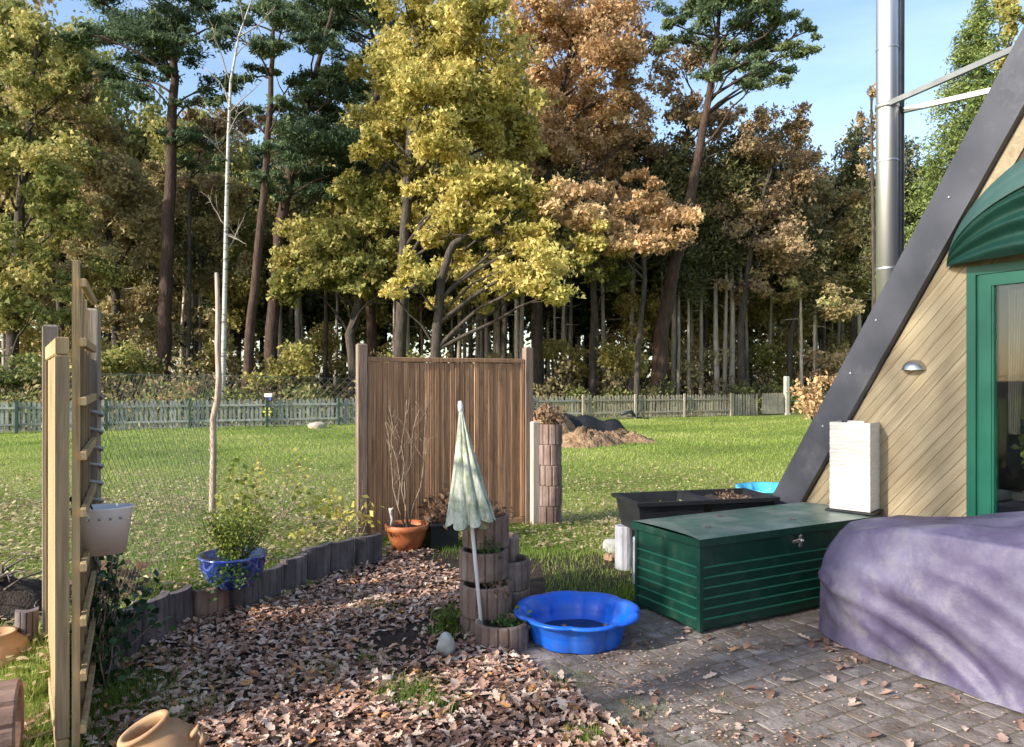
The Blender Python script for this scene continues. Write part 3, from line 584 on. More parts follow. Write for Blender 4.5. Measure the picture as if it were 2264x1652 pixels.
bush('beech_bush', 'pale rust beech bush beside the roof edge, right of the fence end post', 'bush', 1815, 850, 52, 45, 15.5, 'orange', 900, .10, None, .6)

# ---------------------------------------------------------------- picket fence
picket_l = surf('fence_paint_grey_green', [(.3, (.19,.20,.18)), (.55, (.30,.315,.285)), (.8, (.42,.43,.39))], .75, 4, (3,3,1), .3, objrand=.25)
picket_r = surf('fence_wood_weathered_sunlit', [(.3, (.20,.175,.13)), (.55, (.32,.29,.22)), (.8, (.44,.40,.32))], .8, 4, (3,3,1), .3, objrand=.2)  # weathered right bays, their sunlit beige put into the colour
post_g = surf('fence_post_green', [(.3, (.02,.05,.035)), (.7, (.04,.09,.06))], .6, 5)
fd = Vector((26, 26*.405, 0)).normalized(); frz = math.atan2(fd.y, fd.x)
fo = Vector((-16.5, 27.6-.405*16.5, 0))
fence = thing('picket_fence', 'long grey green picket fence between lawn and wood', 'fence', fo, frz)
q = MB(); w_ = .082
q.prism([(-w_/2,.03),(w_/2,.03),(w_/2,.85),(0,.92),(-w_/2,.85)], -.011, .011, Matrix.Rotation(R(90), 4, 'X'))
pk_l = q.mesh('picket', picket_l); pk_r = q.mesh('picket', picket_r)
Lf = 29.15; nP = int(Lf/.134)
for i in range(nP):
    x = .05+i*.134+random.uniform(-.012,.012); wx = fo.x+fd.x*x
    o = ob('picket', pk_l if wx < 1.0 else pk_r, fence, (x, .0, random.uniform(-.02,.02)), (random.uniform(-.02,.02), random.uniform(-.03,.03), 0))
npost = 0; x = 0.0
while x < Lf+.1:
    q = MB(); q.box((0,.02,.47), (.07,.07,.98), bev=.008); wx = fo.x+fd.x*x
    q.build('post', post_g if wx < 1 else picket_r, fence, loc=(x,-.105,0))
    if x+2.3 < Lf+.5:
        for z in (.24, .72):
            q = MB(); L = min(2.3, Lf-x)
            if L > .2: q.box((L/2, 0, 0), (L-.01, .028, .06)); q.build('rail', picket_l if wx < 1 else picket_r, fence, loc=(x, -.032, z))
    x += 2.3
# gate and end post
ge = at(1637, 918, 31.6); ge.z = 0
gate = thing('garden_gate', 'pale close boarded picket gate at the right end of the fence', 'gate', (fo+fd*(Lf+.05)), frz)
for i in range(13):
    ob('picket', pk_r, gate, (.09+i*.092, -.03, .03), (0, random.uniform(-.01,.01), 0))
for z in (.25, .74):
    q = MB(); q.box((.64,0,0), (1.24,.03,.07)); q.build('rail', picket_r, gate, loc=(0,0,z))
q = MB(); q.box((0,0,.8), (.17,.17,1.72), bev=.02); q.box((0,0,.04),(.24,.24,.08))
q.build('gate_post', surf('post_whitewashed', [(.3, (.40,.37,.30)), (.7, (.58,.55,.46))], .8, 5), loc=fo+fd*(Lf+1.45), rot=(0,0,frz), label='tall pale square post at the right end of the picket fence', cat='post')
# wire fence beyond the post
wf = thing('wire_fence', 'low wire fence running on right of the tall pale post', 'fence', fo+fd*(Lf+1.6), frz)
wire_m = surf('galvanised_wire', [(.3, (.22,.25,.23)), (.7, (.40,.43,.40))], .5, 30, bump=0, metal=.3)
q = MB()
for z in (.35, .6, .85): q.tube([(0,0,z),(4,0,z)], .012, 4)
q.build('wire', wire_m, wf)
for x in (2.0, 4.0):
    q = MB(); q.tube([(x,0,0),(x,0,.95)], .03, 6); q.build('post', post_g, wf)

# ---------------------------------------------------------------- wooden privacy panel in the middle
panel_w = surf('panel_wood', [(.25, (.22,.115,.062)), (.5, (.40,.225,.125)), (.75, (.55,.35,.21))], .8, 5, (9,9,.45), .5, 14, objrand=.24, dirt=((.08,.045,.025), 2.2, .55, .8))
post_w = surf('post_wood_brown', [(.25, (.13,.085,.06)), (.55, (.25,.18,.135)), (.8, (.40,.31,.25))], .85, 4, (6,6,.6), .5, 12)
pA = Vector((-1.455, 7.25, 0)); pB = Vector((.17, 8.12, 0)); pd = (pB-pA); Lp = pd.length; prz = math.atan2(pd.y, pd.x)
pan = thing('privacy_panel', 'brown wooden privacy panel with vertical boards between two posts', 'fence panel', pA, prz)
for k, x in enumerate((0, Lp)):
    q = MB(); q.box((0,0,.93), (.088,.088,2.0), bev=.012); q.build('post', post_w, pan, loc=(x,0,0))
x0 = .055; x1 = Lp-.055; zt = 1.80; zb = .04
for (nm, c, d) in (('top_rail', ((x0+x1)/2,0,zt-.02), (x1-x0,.05,.045)), ('bottom_rail', ((x0+x1)/2,0,zb+.03), (x1-x0,.05,.06)), ('side_rail', (x0+.02,0,(zt+zb)/2+.01), (.04,.048,zt-zb-.11)), ('side_rail', (x1-.02,0,(zt+zb)/2+.01), (.04,.048,zt-zb-.11))):
    q = MB(); q.box((0,0,0), d, bev=.005); q.build(nm, panel_w, pan, loc=c)
nb = 30; bw = (x1-x0-.084)/nb
def board_mesh(w, h, mat):
    q = MB(); pr = []
    xs_ = [-w/2+.001, -w/2+.006, -w/6-.004, -w/6, -w/6+.004, w/6-.004, w/6, w/6+.004, w/2-.006, w/2-.001]
    ds_ = [-.002, .006, .006, .001, .006, .006, .001, .006, .006, -.002]
    poly = [(x, -.008-d) for x, d in zip(xs_, ds_)]+[(w/2-.001, .008), (-w/2+.001, .008)]
    q.prism(poly, 0, h); return q.mesh('board', mat)
bms = [board_mesh(bw, zt-zb-.11, panel_w) for _ in range(2)]
for i in range(nb):
    ob('board', bms[i % 2], pan, (x0+.042+bw*(i+.5), random.uniform(-.004,.004), zb+.061), (0,0,random.uniform(-.03,.03)))

# ring column right of the panel, stacked concrete rings
ring_m = surf('ring_concrete_brown', [(.25, (.11,.068,.055)), (.5, (.205,.14,.115)), (.75, (.33,.255,.22))], .9, 7, (1,1,.5), .6, 40, objrand=.14, dirt=((.05,.055,.035), 5, .55, .8))
soil_m = surf('potting_soil', [(.3, (.018,.012,.009)), (.7, (.06,.042,.03))], .95, 30, bump=1, bscale=50, bdist=.02)
def ring_meshes(r, h, mat, ribs=16, gd=.013):
    q = MB(); n = ribs*6
    def rm(t, z, rr_):
        if rr_ < r*.92: return rr_
        ph = (t*ribs/(2*math.pi)) % 1.0; g = gd*max(0, 1-abs(ph-.5)*7); return rr_-g
    e = .008
    q.lathe([(r-.004,0),(r,e),(r,h-e),(r-e,h),(r*.80+e,h),(r*.80,h-e),(r*.80,.02)], n, rmod=rm, smooth=False)
    return q
def plant_ring(loc, r, h, label, group, rz=0, soil=True, ribs=16, mat=None):
    t_ = thing('plant_ring', label, 'plant ring', loc, rz, group)
    ring_meshes(r, h, mat or ring_m, ribs).build('ring', mat or ring_m, t_)
    if soil:
        q = MB(); q.grid(lambda a_, b_: (math.cos(a_*6.2832)*r*.8*b_, math.sin(a_*6.2832)*r*.8*b_, h-.05+.014*math.sin(9*a_*6.28)*b_), 20, 4, True); q.build('soil', soil_m, t_)
    return t_
cc = gp(1215, 1165); cc = Vector((.405, 8.12, 0)); hs = .217
order = ['lowest', 'second lowest', 'middle', 'second highest', 'topmost']
for k in range(5):
    plant_ring((cc.x+random.uniform(-.006,.006), cc.y, .003+k*(hs+.003)), .134, hs, '%s ring of the tall round column right of the wooden panel' % order[k], 'rings of the tall column', random.uniform(0,1), k == 4, 11)
q = MB(); q.box((0,0,.56), (.075,.075,1.14), bev=.01); q.build('post', surf('post_bleached', [(.3, (.42,.33,.27)), (.7, (.62,.52,.44))], .85, 4, (6,6,.6)), loc=(.245,8.06,0), rot=(0,0,prz), label='short bleached post between the wooden panel and the ring column', cat='post')

# ---------------------------------------------------------------- leaves and little plants helpers
tw_m = surf('dry_twig', [(.3, (.16,.11,.075)), (.7, (.34,.26,.19))], .85, 20, bump=.2)
stem_g = surf('green_stem', [(.3, (.06,.07,.02)), (.7, (.13,.14,.05))], .8, 20, bump=0)
PM = {
 'green': leafmat('plant_green', [(0, (.02,.05,.015)), (.5, (.05,.11,.03)), (1, (.12,.19,.05))], .25),
 'lime': leafmat('plant_lime', [(0, (.08,.13,.02)), (.5, (.22,.27,.05)), (1, (.48,.44,.10))], .35),
 'yellow': leafmat('plant_yellow', [(0, (0.212,0.212,0.042)), (.5, (0.530,0.477,0.106)), (1, (0.721,0.636,0.212))], .35),
 'dead': leafmat('plant_dead', [(0, (.07,.04,.025)), (.5, (.19,.11,.065)), (1, (.34,.22,.14))], .2),
 'ivy': leafmat('plant_ivy', [(0, (.012,.035,.016)), (.5, (.03,.075,.03)), (1, (.10,.15,.06))], .15, .4),
}
def plant(name, label, cat, loc, h, spread, stems, leaf, nleaf, size, twig=None, tone=.5, droop=0.0, group=None, low=.15, parent=None):
    if parent: t_ = parent
    else: t_ = thing(name, label, cat, loc, 0, group)
    q = MB(); P = []
    for _ in range(stems):
        an = random.uniform(0, 6.28); L = random.uniform(.35, 1)*spread; hh_ = h*random.uniform(.6, 1.05)
        a_ = Vector((math.cos(an)*spread*.15, math.sin(an)*spread*.15, 0)); e = Vector((math.cos(an)*L, math.sin(an)*L, hh_-droop*L))
        lp = limb_path(a_, e, .12, 6); r0 = .0035+h*.003
        q.tube(lp, [r0*(1-i/7) for i in range(6)], 4)
        m = nleaf//stems
        if m:
            tt = rng.uniform(low, 1.02, m); idx = np.clip((tt*5).astype(int), 0, 4); fr = tt*5-idx; L_ = np.array([list(v) for v in lp])
            P.append(L_[idx]*(1-fr)[:,None]+L_[np.clip(idx+1,0,5)]*fr[:,None]+rng.normal(size=(m,3))*size*.75)
    off_ = Matrix.Identity(4)
    s_o = q.build('stems', twig or stem_g, t_)
    if P:
        P = np.concatenate(P); Vv, Ff = cards(P, size, .7, .8); l_o = ob('leaves', np_mesh('leaves', Vv, Ff, PM[leaf], np.repeat(np.clip(rng.normal(tone,.22,len(P)),0,1), 4)), t_)
    return t_
def twigs(name, label, loc, h, spread, n, mat, cat='plant'):
    t_ = thing(name, label, cat, loc)
    for k in range(n):
        q = MB(); an = k*2.4; e = Vector((math.cos(an)*spread*random.uniform(.3,1), math.sin(an)*spread*.5, h*random.uniform(.75,1.02))); lp = limb_path((math.cos(an)*.02,math.sin(an)*.02,0), e, .05, 7)
        q.tube(lp, [.007*(1-i/8)+.0015 for i in range(7)], 5)
        for i in range(2, 6):
            for _ in range(2):
                s_ = lp[i]; e2 = s_+Vector((random.uniform(-.16,.16), random.uniform(-.1,.1), random.uniform(.08,.28)))*(h/1.2); q.tube(limb_path(s_, e2, .08, 4), [.0035,.003,.002,.0015], 3)
        q.build('twig', mat, t_)
    return t_
# plant on top of the ring column
plant('low_shrub', 'dry grey green plant spilling from the top of the tall ring column', 'plant', (cc.x, cc.y, 5*hs-.02), .22, .2, 14, 'dead', 260, .045, tone=.6)

# ---------------------------------------------------------------- palisade edging stones
edge_m = surf('edging_concrete', [(.25, (.06,.048,.052)), (.5, (.125,.10,.105)), (.75, (.23,.195,.195))], .9, 8, (1,1,.4), .6, 40, objrand=.22, dirt=((.04,.045,.025), 4, .52, .78))
edge_red = surf('edging_concrete_reddish', [(.25, (.14,.08,.06)), (.5, (.25,.155,.12)), (.75, (.38,.27,.22))], .9, 8, (1,1,.4), .6, 40)
def edging(w, h, ribs=4, bulge=.045, th=.055, m=None):
    q = MB(); front = []; n = ribs*8
    for i in range(n+1):
        t = i/n; ph = (t*ribs) % 1.0; g = .009*max(0, 1-min(ph, 1-ph)*13) if 0 < i < n else .006
        x = (t-.5)*w; front.append((x, -bulge*(1-(2*t-1)**2)+g))
    back = [(x, y_+th-(.0)) for x, y_ in [((t-.5)*w, -bulge*(1-(2*t-1)**2)) for t in (1, .75, .5, .25, 0)]]
    q.prism(front+back, -.12, h); return q.mesh('edging_stone', m or edge_m)
tops = [(-2.50,3.35,.25),(-2.36,3.6,.28),(-2.27,3.84,.30),(-2.22,4.10,.28),(-2.235,4.36,.27),(-2.17,4.60,.26),(-2.15,4.84,.22),(-2.01,5.05,.18),(-1.85,5.25,.165),(-1.76,5.50,.21),(-1.655,5.76,.235),(-1.55,6.02,.25),(-1.40,6.24,.245),(-1.22,6.47,.235)]
names = {3:'near the ivy, foremost grey edging stone clear of the screen',4:'second grey edging stone up from the ivy',5:'third grey edging stone up from the ivy',6:'wide grey edging stone before the reddish one',7:'reddish topped edging stone in front of the blue pot',8:'dark edging stone directly below the blue pot',9:'edging stone just right of the blue pot',10:'purplish edging stone, fourth from the yellow leaved plant end',11:'third edging stone from the orange planter end',12:'second edging stone from the orange planter end',13:'last edging stone, below the yellow leaved plant',0:'edging stone behind the foot of the timber screen, nearest the camera',1:'edging stone hidden behind the screen foot, second from the camera',2:'edging stone half hidden by the ivy at the screen'}
for i, (x, y, h) in enumerate(tops):
    if i < 3: continue
    a_ = tops[max(i-1,0)]; b_ = tops[min(i+1,len(tops)-1)]; an = math.atan2(b_[1]-a_[1], b_[0]-a_[0])
    ob('edging_stone', edging(.262, h+random.uniform(-.008,.008), m=(edge_red if i == 7 else None)), None, (x, y, 0), (random.uniform(-.03,.03), random.uniform(-.03,.03), an+random.uniform(-.06,.06)), label=names[i], cat='edging stone', group='edging stones along the leaf bed')
gl = gp(72, 1500); ob('edging_stone', edging(.11, .33), None, (-2.66, 4.10, 0), (.03,.02,.55), label='lone grey edging stone left of the timber screen foot', cat='edging stone', group='edging stones along the leaf bed')

# ---------------------------------------------------------------- timber screen and trellis at left
scr_m = surf('new_timber', [(.25, (.22,.14,.065)), (.5, (.40,.285,.145)), (.8, (.54,.42,.25))], .75, 5, (8,8,.4), .35, 12, objrand=.1)
scr_dk = surf('dark_timber', [(.25, (.17,.12,.07)), (.5, (.30,.22,.13)), (.8, (.44,.35,.23))], .85, 5, (8,8,.4), .4, 12)  # darker brown tone for side rails and most trellis uprights
wthr = surf('weathered_timber', [(.25, (.16,.13,.10)), (.5, (.28,.235,.19)), (.8, (.40,.35,.29))], .9, 5, (8,8,.4), .5, 12)
sA = Vector((-2.56, 4.16, 0)); sB = Vector((-1.895, 3.16, 0)); sd = sB-sA; Ls = sd.length; srz = math.atan2(sd.y, sd.x)
scr = thing('timber_screen', 'tall pale timber screen panel seen almost edge on, at the left', 'fence panel', sA, srz)
q = MB(); q.box((0,0,.93), (.075,.075,1.93), bev=.01); q.build('post', wthr, scr, loc=(-.04,.0,0))
nb = 9; bw2 = (Ls-.12)/nb; bm2 = board_mesh(bw2, 1.62, scr_m)
for i in range(nb): ob('board', bm2, scr, (.06+bw2*(i+.5), random.uniform(-.003,.003), .075), (0,0,random.uniform(-.02,.02)))
for (nm, c, d) in (('top_rail', (Ls/2,0,1.735), (Ls,.05,.075)), ('bottom_rail', (Ls/2,0,.04), (Ls,.05,.065)), ('side_rail', (.02,0,.885), (.05,.052,1.62)), ('side_rail', (Ls-.022,0,.885), (.05,.052,1.62))):
    q = MB(); q.box((0,0,0), d, bev=.005); q.build(nm, scr_m if nm != 'side_rail' else scr_dk, scr, loc=c)
tA = Vector((-1.86, 3.20, 0)); tB = Vector((-2.24, 3.96, 0)); td = tB-tA; Lt = td.length; trz = math.atan2(td.y, td.x)
tre = thing('trellis', 'tall timber trellis with slanting rungs leaning against the timber screen', 'trellis', tA, trz)
for x, h in ((0, 2.1), (.26, 2.02), (.5, 1.98), (Lt-.12, 1.95)):
    q = MB(); q.box((0,0,h/2), (.035,.03,h), bev=.004); q.build('upright', scr_dk if x else scr_m, tre, loc=(x,0,0))
for z in (.12, .34, .57, .80, 1.03, 1.27, 1.5, 1.75, 2.0):
    q = MB(); q.box((Lt/2-.06,0,0), (Lt+.03,.024,.036), bev=.003); q.build('rung', scr_m, tre, loc=(.01,-.03,z))
q = MB(); q.box((0,0,.98), (.085,.085,1.98), bev=.012); q.build('post', wthr, loc=(-2.26,4.02,0), rot=(0,0,.3), label='weathered square post standing behind the trellis at the left', cat='post')
# cord round the post
q = MB(); pts_ = [(-2.26+.058*math.cos(t*1.9), 4.02+.058*math.sin(t*1.9), 1.5-.028*t) for t in np.linspace(0, 22, 110)]; q.tube(pts_, .009, 5)
q.build('cord', surf('cord_grey', [(.3,(.25,.25,.26)),(.7,(.45,.45,.46))], .8, 60, bump=0), label='grey cord wound round the weathered post', cat='cord')
# hanging white planter
wp_m = surf('white_zinc', [(.3, (.80,.80,.82)), (.7, (.86,.86,.88))], .5, 5, bump=.05, dirt=((.30,.30,.30), 6, .6, .8))
pw = at(226, 1172, 3.45); hpn = thing('hanging_planter', 'white oval planter bucket hanging from the trellis', 'planter', (pw.x, pw.y, pw.z-.105), .35)
def oval(prof, n=36, sy=.62, q=None):
    q = q or MB(); q.lathe(prof, n, M=Matrix.Diagonal((1, sy, 1, 1))); return q
oval([(0,.004),(.095,.004),(.098,0),(.128,.205),(.133,.208),(.133,.214),(.126,.214),(.094,.012),(0,.012)]).build('bucket', wp_m, hpn)
rivm = surf('rivet_grey', [(.3,(.2,.2,.2)),(.7,(.3,.3,.3))], .5, 5, bump=0)
for k in range(-2, 3):
    q = MB(); an = -math.pi/2+k*.36; q.tube([(.1215*math.cos(an), .1215*.62*math.sin(an), .165), (.129*math.cos(an), .129*.62*math.sin(an), .165)], .006, 8); q.build('rivet', rivm, hpn)
q = MB(); q.tube([(-.11,.0,.19),(-.13,.02,.26),(-.15,.03,.22)], .006, 6); q.tube([(-.09,0,.2),(-.05,-.02,.24),(-.03,-.05,.205)], .005, 6); q.build('hook', surf('black_iron', [(.3,(.01,.01,.01)),(.7,(.03,.03,.03))], .5, 5, bump=0), hpn)

# ---------------------------------------------------------------- rough stake and chain link fence
stake_m = surf('peeled_branch', [(.3, (.22,.15,.11)), (.5, (.42,.32,.25)), (.75, (.60,.50,.42))], .85, 6, (5,5,.8), .6, 14)
q = MB(); Ysk = 6.7
sp_ = [(468,1215,.031),(470,1100,.03),(472,1000,.029),(471,925,.028),(481,885,.028),(484,840,.026),(481,760,.024),(482,690,.021),(479,603,.017)]
pth = [at(x, y, Ysk+.02*math.sin(i)) for i, (x, y, _) in enumerate(sp_)]
q.tube(pth, [r_ for *_, r_ in sp_], 9)
for i in (1, 2, 4, 5, 6, 7): q.tube([pth[i], pth[i]+Vector((random.choice((-1,1))*.045, -.01, .03))], [.012, .006], 5)
stk = thing('rough_stake', 'rough crooked branch used as a tall stake on the lawn', 'stake', (0,0,0))
q.build('pole', stake_m, stk)
cl = thing('chain_link_fence', 'fine wire mesh fence from the weathered post past the rough stake to the wooden panel', 'fence', (0,0,0))
def mesh_span(a_, b_, z0a, z1a, z0b, z1b, pitch=.075):
    a_ = Vector(a_); b_ = Vector(b_); d = b_-a_; L = d.length; d.normalize(); q = MB(); H = z1a-z0a; rr_ = .0013
    k = -H
    segs = []
    while k < L:
        segs.append(((max(k,0), max(0,-k)), (min(k+H,L), min(H, L-k)))); segs.append(((max(k,0), H-max(0,-k)), (min(k+H,L), H-min(H, L-k)))); k += pitch
    for (p0, p1) in segs:
        if abs(p1[0]-p0[0]) < .01: continue
        A = a_+d*p0[0]+Vector((0,0,z0a+(z0b-z0a)*p0[0]/L+p0[1])); B = a_+d*p1[0]+Vector((0,0,z0a+(z0b-z0a)*p1[0]/L+p1[1])); q.tube([A, B], rr_, 3, False)
    for z in (z1a-z0a,): q.tube([a_+Vector((0,0,z0a+z)), b_+Vector((0,0,z0b+z))], .0022, 4)
    return q
wire2 = surf('fence_wire', [(.3, (.12,.15,.13)), (.7, (.24,.27,.24))], .5, 30, bump=0, metal=.3)
mesh_span((-2.3,4.1,0),(-2.68,6.7,0),.15,1.62,.15,1.6).build('wire_mesh', wire2, cl)
mesh_span((-2.68,6.7,0),(-1.5,7.22,0),.15,1.62,.12,1.6).build('wire_mesh', wire2, cl)
# small sign-like ornament on a stick near the fence
on = thing('garden_ornament', 'small white and blue box on a thin stick by the picket fence', 'ornament', gp(592, 944))
oy = gp(592, 944).y
q = MB(); q.tube([(0,0,0),(.02,0,.85)], .012, 6); q.build('stick', tw_m, on)
q = MB(); q.box((.03,0,1.03), (.24,.12,.12), bev=.01); q.build('box_top', surf('white_plastic', [(.3,(.6,.62,.66)),(.7,(.75,.76,.78))], .5, 4, bump=0), on)
q = MB(); q.box((.03,0,.91), (.2,.11,.11), bev=.01); q.build('box_base', surf('blue_plastic_dull', [(.3,(.04,.06,.22)),(.7,(.07,.09,.3))], .5, 4, bump=0), on)
q = MB()
for k in range(6): an = k*1.047; q.add([(0,-.05,.5),(math.cos(an-.3)*.11,-.06,.5+math.sin(an-.3)*.11),(math.cos(an)*.16,-.055,.5+math.sin(an)*.16),(math.cos(an+.3)*.11,-.06,.5+math.sin(an+.3)*.11)], [(0,1,2,3)])
q.build('yellow_flower', surf('yellow_plastic', [(.3,(.5,.48,.04)),(.7,(.62,.58,.08))], .6, 4, bump=0), on)

# ---------------------------------------------------------------- pots
terra = surf('terracotta_orange', [(.3, (.30,.085,.03)), (.6, (.45,.15,.055)), (.8, (.55,.24,.12))], .55, 6, bump=.1, dirt=((.28,.16,.10), 5, .6, .8))
def xf(loc, rx=0, ry=0, rz=0): return Matrix.Translation(loc) @ Matrix.Rotation(rz,4,'Z') @ Matrix.Rotation(rx,4,'X') @ Matrix.Rotation(ry,4,'Y')
p_ = gp(893, 1228); p_ = Vector((p_.x, 6.95, 0))
op = thing('orange_planter', 'wide orange bowl planter in front of the wooden panel', 'planter', p_, .2)
q = MB(); q.lathe([(0,.005),(.10,.005),(.115,0),(.165,.12),(.185,.19),(.20,.20),(.203,.245),(.19,.25),(.18,.2),(.15,.1),(0,.08)], 40); q.build('bowl', terra, op)
q = MB(); q.grid(lambda a_, b_: (math.cos(a_*6.2832)*.18*b_, math.sin(a_*6.2832)*.18*b_, .21+.01*math.sin(a_*30)*b_), 20, 3, True); q.build('soil', soil_m, op)
twigs('bare_twigs', 'tall bare twigs growing from the orange planter', (p_.x, p_.y, .2), 1.22, .3, 5, tw_m)
q = MB(); q.tube([(0,0,0),(.01,0,.1),(-.015,.01,.2)], [.014,.013,.011], 7); q.tube([(-.015,.01,.17),(.02,0,.2)], [.012,.01], 6)
q.build('cut_stump', surf('pale_cut_wood', [(.3,(.35,.32,.29)),(.7,(.6,.57,.52))], .8, 20), loc=(p_.x-.14, p_.y-.05, .2), label='short pale cut stub standing in the orange planter', cat='stick')
blk = surf('black_plastic', [(.3, (.008,.009,.011)), (.7, (.02,.022,.026))], .5, 6, bump=.05, dirt=((.05,.045,.04), 8, .6, .85))
p2 = Vector((gp(973,1215).x*1.02, 7.1, 0)); bp2 = thing('black_pot', 'black square pot with withered plants beside the orange planter', 'pot', p2, .45)
q = MB(); q.box((0,0,.115), (.27,.27,.23), bev=.012, taper=1); q.box((0,0,.225),(.29,.29,.03), bev=.006); q.build('pot_body', blk, bp2)
plant('withered_plant', 'withered brown plant drooping over the black square pot', 'plant', (p2.x, p2.y, .2), .3, .17, 9, 'dead', 150, .07, tw_m)
# yellow leaved plant at the end of the edging
plant('hydrangea', 'plant with large yellow leaves at the end of the edging by the panel', 'plant', (-1.42, 6.75, .1), .42, .2, 9, 'yellow', 90, .07, tw_m, low=.5, tone=.6)
plant('hydrangea', 'small yellow leaved shoots between the edging and the lawn', 'plant', (-1.75, 6.5, .12), .18, .16, 6, 'yellow', 30, .06, tw_m, low=.5)
# blue glazed pot
m, nt, b, o = new_mat('blue_glaze')
t = nt.nodes.new('ShaderNodeTexCoord'); v = nt.nodes.new('ShaderNodeTexVoronoi'); v.inputs['Scale'].default_value = 9; nt.links.new(t.outputs['Object'], v.inputs['Vector'])
r_ = ramp(nt, [(.0, (.012,.025,.16)), (.32, (.012,.025,.14)), (.42, (.10,.16,.40)), (.5, (.02,.04,.22))]); nt.links.new(v.outputs['Distance'], r_.inputs[0]); nt.links.new(r_.outputs[0], b.inputs['Base Color']); b.inputs['Roughness'].default_value = .15; b.inputs['Coat Weight'].default_value = .5
blue_gl = m
bz = .18; bl = Vector((-1.905, 5.12, bz))
bpot = thing('blue_pot', 'glazed cobalt blue bowl pot standing on the edging stones', 'pot', bl)
q = MB(); q.lathe([(0,.0),(.12,0),(.13,.01),(.19,.08),(.215,.16),(.212,.195),(.225,.205),(.225,.22),(.205,.22),(.195,.19),(0,.17)], 44); q.build('bowl', blue_gl, bpot)
plant('potted_herb', 'feathery green herb growing up out of the blue pot', 'plant', (bl.x+.02, bl.y, bz+.17), .34, .28, 40, 'lime', 2200, .022, tone=.35)
plant('trailing_plant', 'small leaved green plant trailing over the front of the blue pot', 'plant', (bl.x+.05, bl.y-.16, bz+.2), .02, .2, 16, 'green', 700, .028, droop=.9, tone=.55)
plant('rose_bush', 'leggy bush with green and yellow leaves behind the blue pot', 'plant', (-2.05, 5.75, .17), .75, .3, 9, 'lime', 420, .05, tw_m, tone=.55)
plant('shrub_shoot', 'arching shoot with bright yellow leaves on the lawn behind the blue pot', 'plant', (-2.35, 7.4, .12), .7, .36, 6, 'yellow', 90, .05, tw_m, low=.55, tone=.5)
plant('shrub_shoot', 'small yellowing shoot on the lawn right of the blue pot', 'plant', (-1.85, 7.0, .1), .5, .3, 5, 'lime', 80, .06, tw_m, low=.4, tone=.6)
plant('dead_flower_clump', 'clump of dead brown leaves on the lawn by the white hanging planter', 'plant', (-2.62, 4.85, .17), .16, .22, 10, 'dead', 120, .08, tw_m, tone=.4)
# ivy on trellis foot
iv = thing('ivy', 'dark ivy climbing the foot of the trellis', 'ivy', (-2.17, 3.9, 0))
q = MB(); P = []
for k in range(16):
    a_ = Vector((random.uniform(-.1,.1), random.uniform(-.1,.1), 0)); e = Vector((random.uniform(-.08,.08), random.uniform(-.1,.15), random.uniform(.25,.68))); lp = limb_path(a_, e, .1, 6); q.tube(lp, [.005]*6, 4)
    for p in lp: P.append(np.array(p)+rng.normal(size=(5,3))*.035)
for k in range(7):
    e = Vector((random.uniform(.05,.22), random.uniform(.1,.4), random.uniform(.15,.42))); lp = limb_path((0,.1,.05), e, .15, 6); q.tube(lp, [.004]*6, 4); P.append(np.array([list(v) for v in lp[2:]])+rng.normal(size=(4,3))*.03); P.append(np.array(lp[-1])+rng.normal(size=(10,3))*.04)
q.build('stems', tw_m, iv); P = np.concatenate(P); Vv, Ff = cards(P, .045, .85, .3); ob('leaves', np_mesh('leaves', Vv, Ff, PM['ivy'], np.repeat(rng.uniform(0,1,len(P)), 4)), iv)

# terracotta jar, tilted
jar_m = surf('terracotta_pale', [(.3, (.32,.17,.085)), (.55, (.45,.27,.14)), (.8, (.56,.38,.22))], .75, 5, bump=.2, bscale=30, dirt=((.30,.22,.14), 4, .5, .75))
jm = at(320, 1592, 2.86)
jar = thing('terracotta_jar', 'round terracotta jar tipped to the left at the bottom of the picture', 'jar', (-1.33, 2.86, .13)); jar.rotation_euler = (R(8), R(-24), 0)
q = MB(); q.lathe([(0,-.13),(.07,-.13),(.12,-.09),(.15,-.01),(.142,.06),(.112,.115),(.088,.135),(.094,.15),(.100,.158),(.094,.166),(.080,.166),(.074,.15),(.078,.12),(.10,.08),(.12,0),(.09,-.09),(0,-.1)], 44); q.build('body', jar_m, jar)
q = MB(); q.tube([(.142,0,.05),(.185,0,.075),(.19,0,.03),(.146,0,-.005)], .014, 8); q.build('handle', jar_m, jar)
# pinkish grooved ring on its side and rounded pot, left edge
rs = MB(); 
lay = plant_ring((-2.17, 3.05, .17), .17, .34, 'reddish grooved ring lying on its side at the left edge', 'loose things left of the screen', 0, False, 12, edge_red)
lay.rotation_euler = (0, R(90), R(27)); lay.location = (-2.36, 2.98, .165)
rp = thing('round_pot', 'ochre round clay pot behind the reddish ring at the left edge', 'pot', (-2.74, 3.98, .0))
q = MB(); q.lathe([(0,0),(.08,0),(.14,.06),(.16,.13),(.14,.2),(.09,.235),(.1,.25),(.08,.25),(.07,.22),(0,.2)], 32); q.build('body', jar_m, rp)
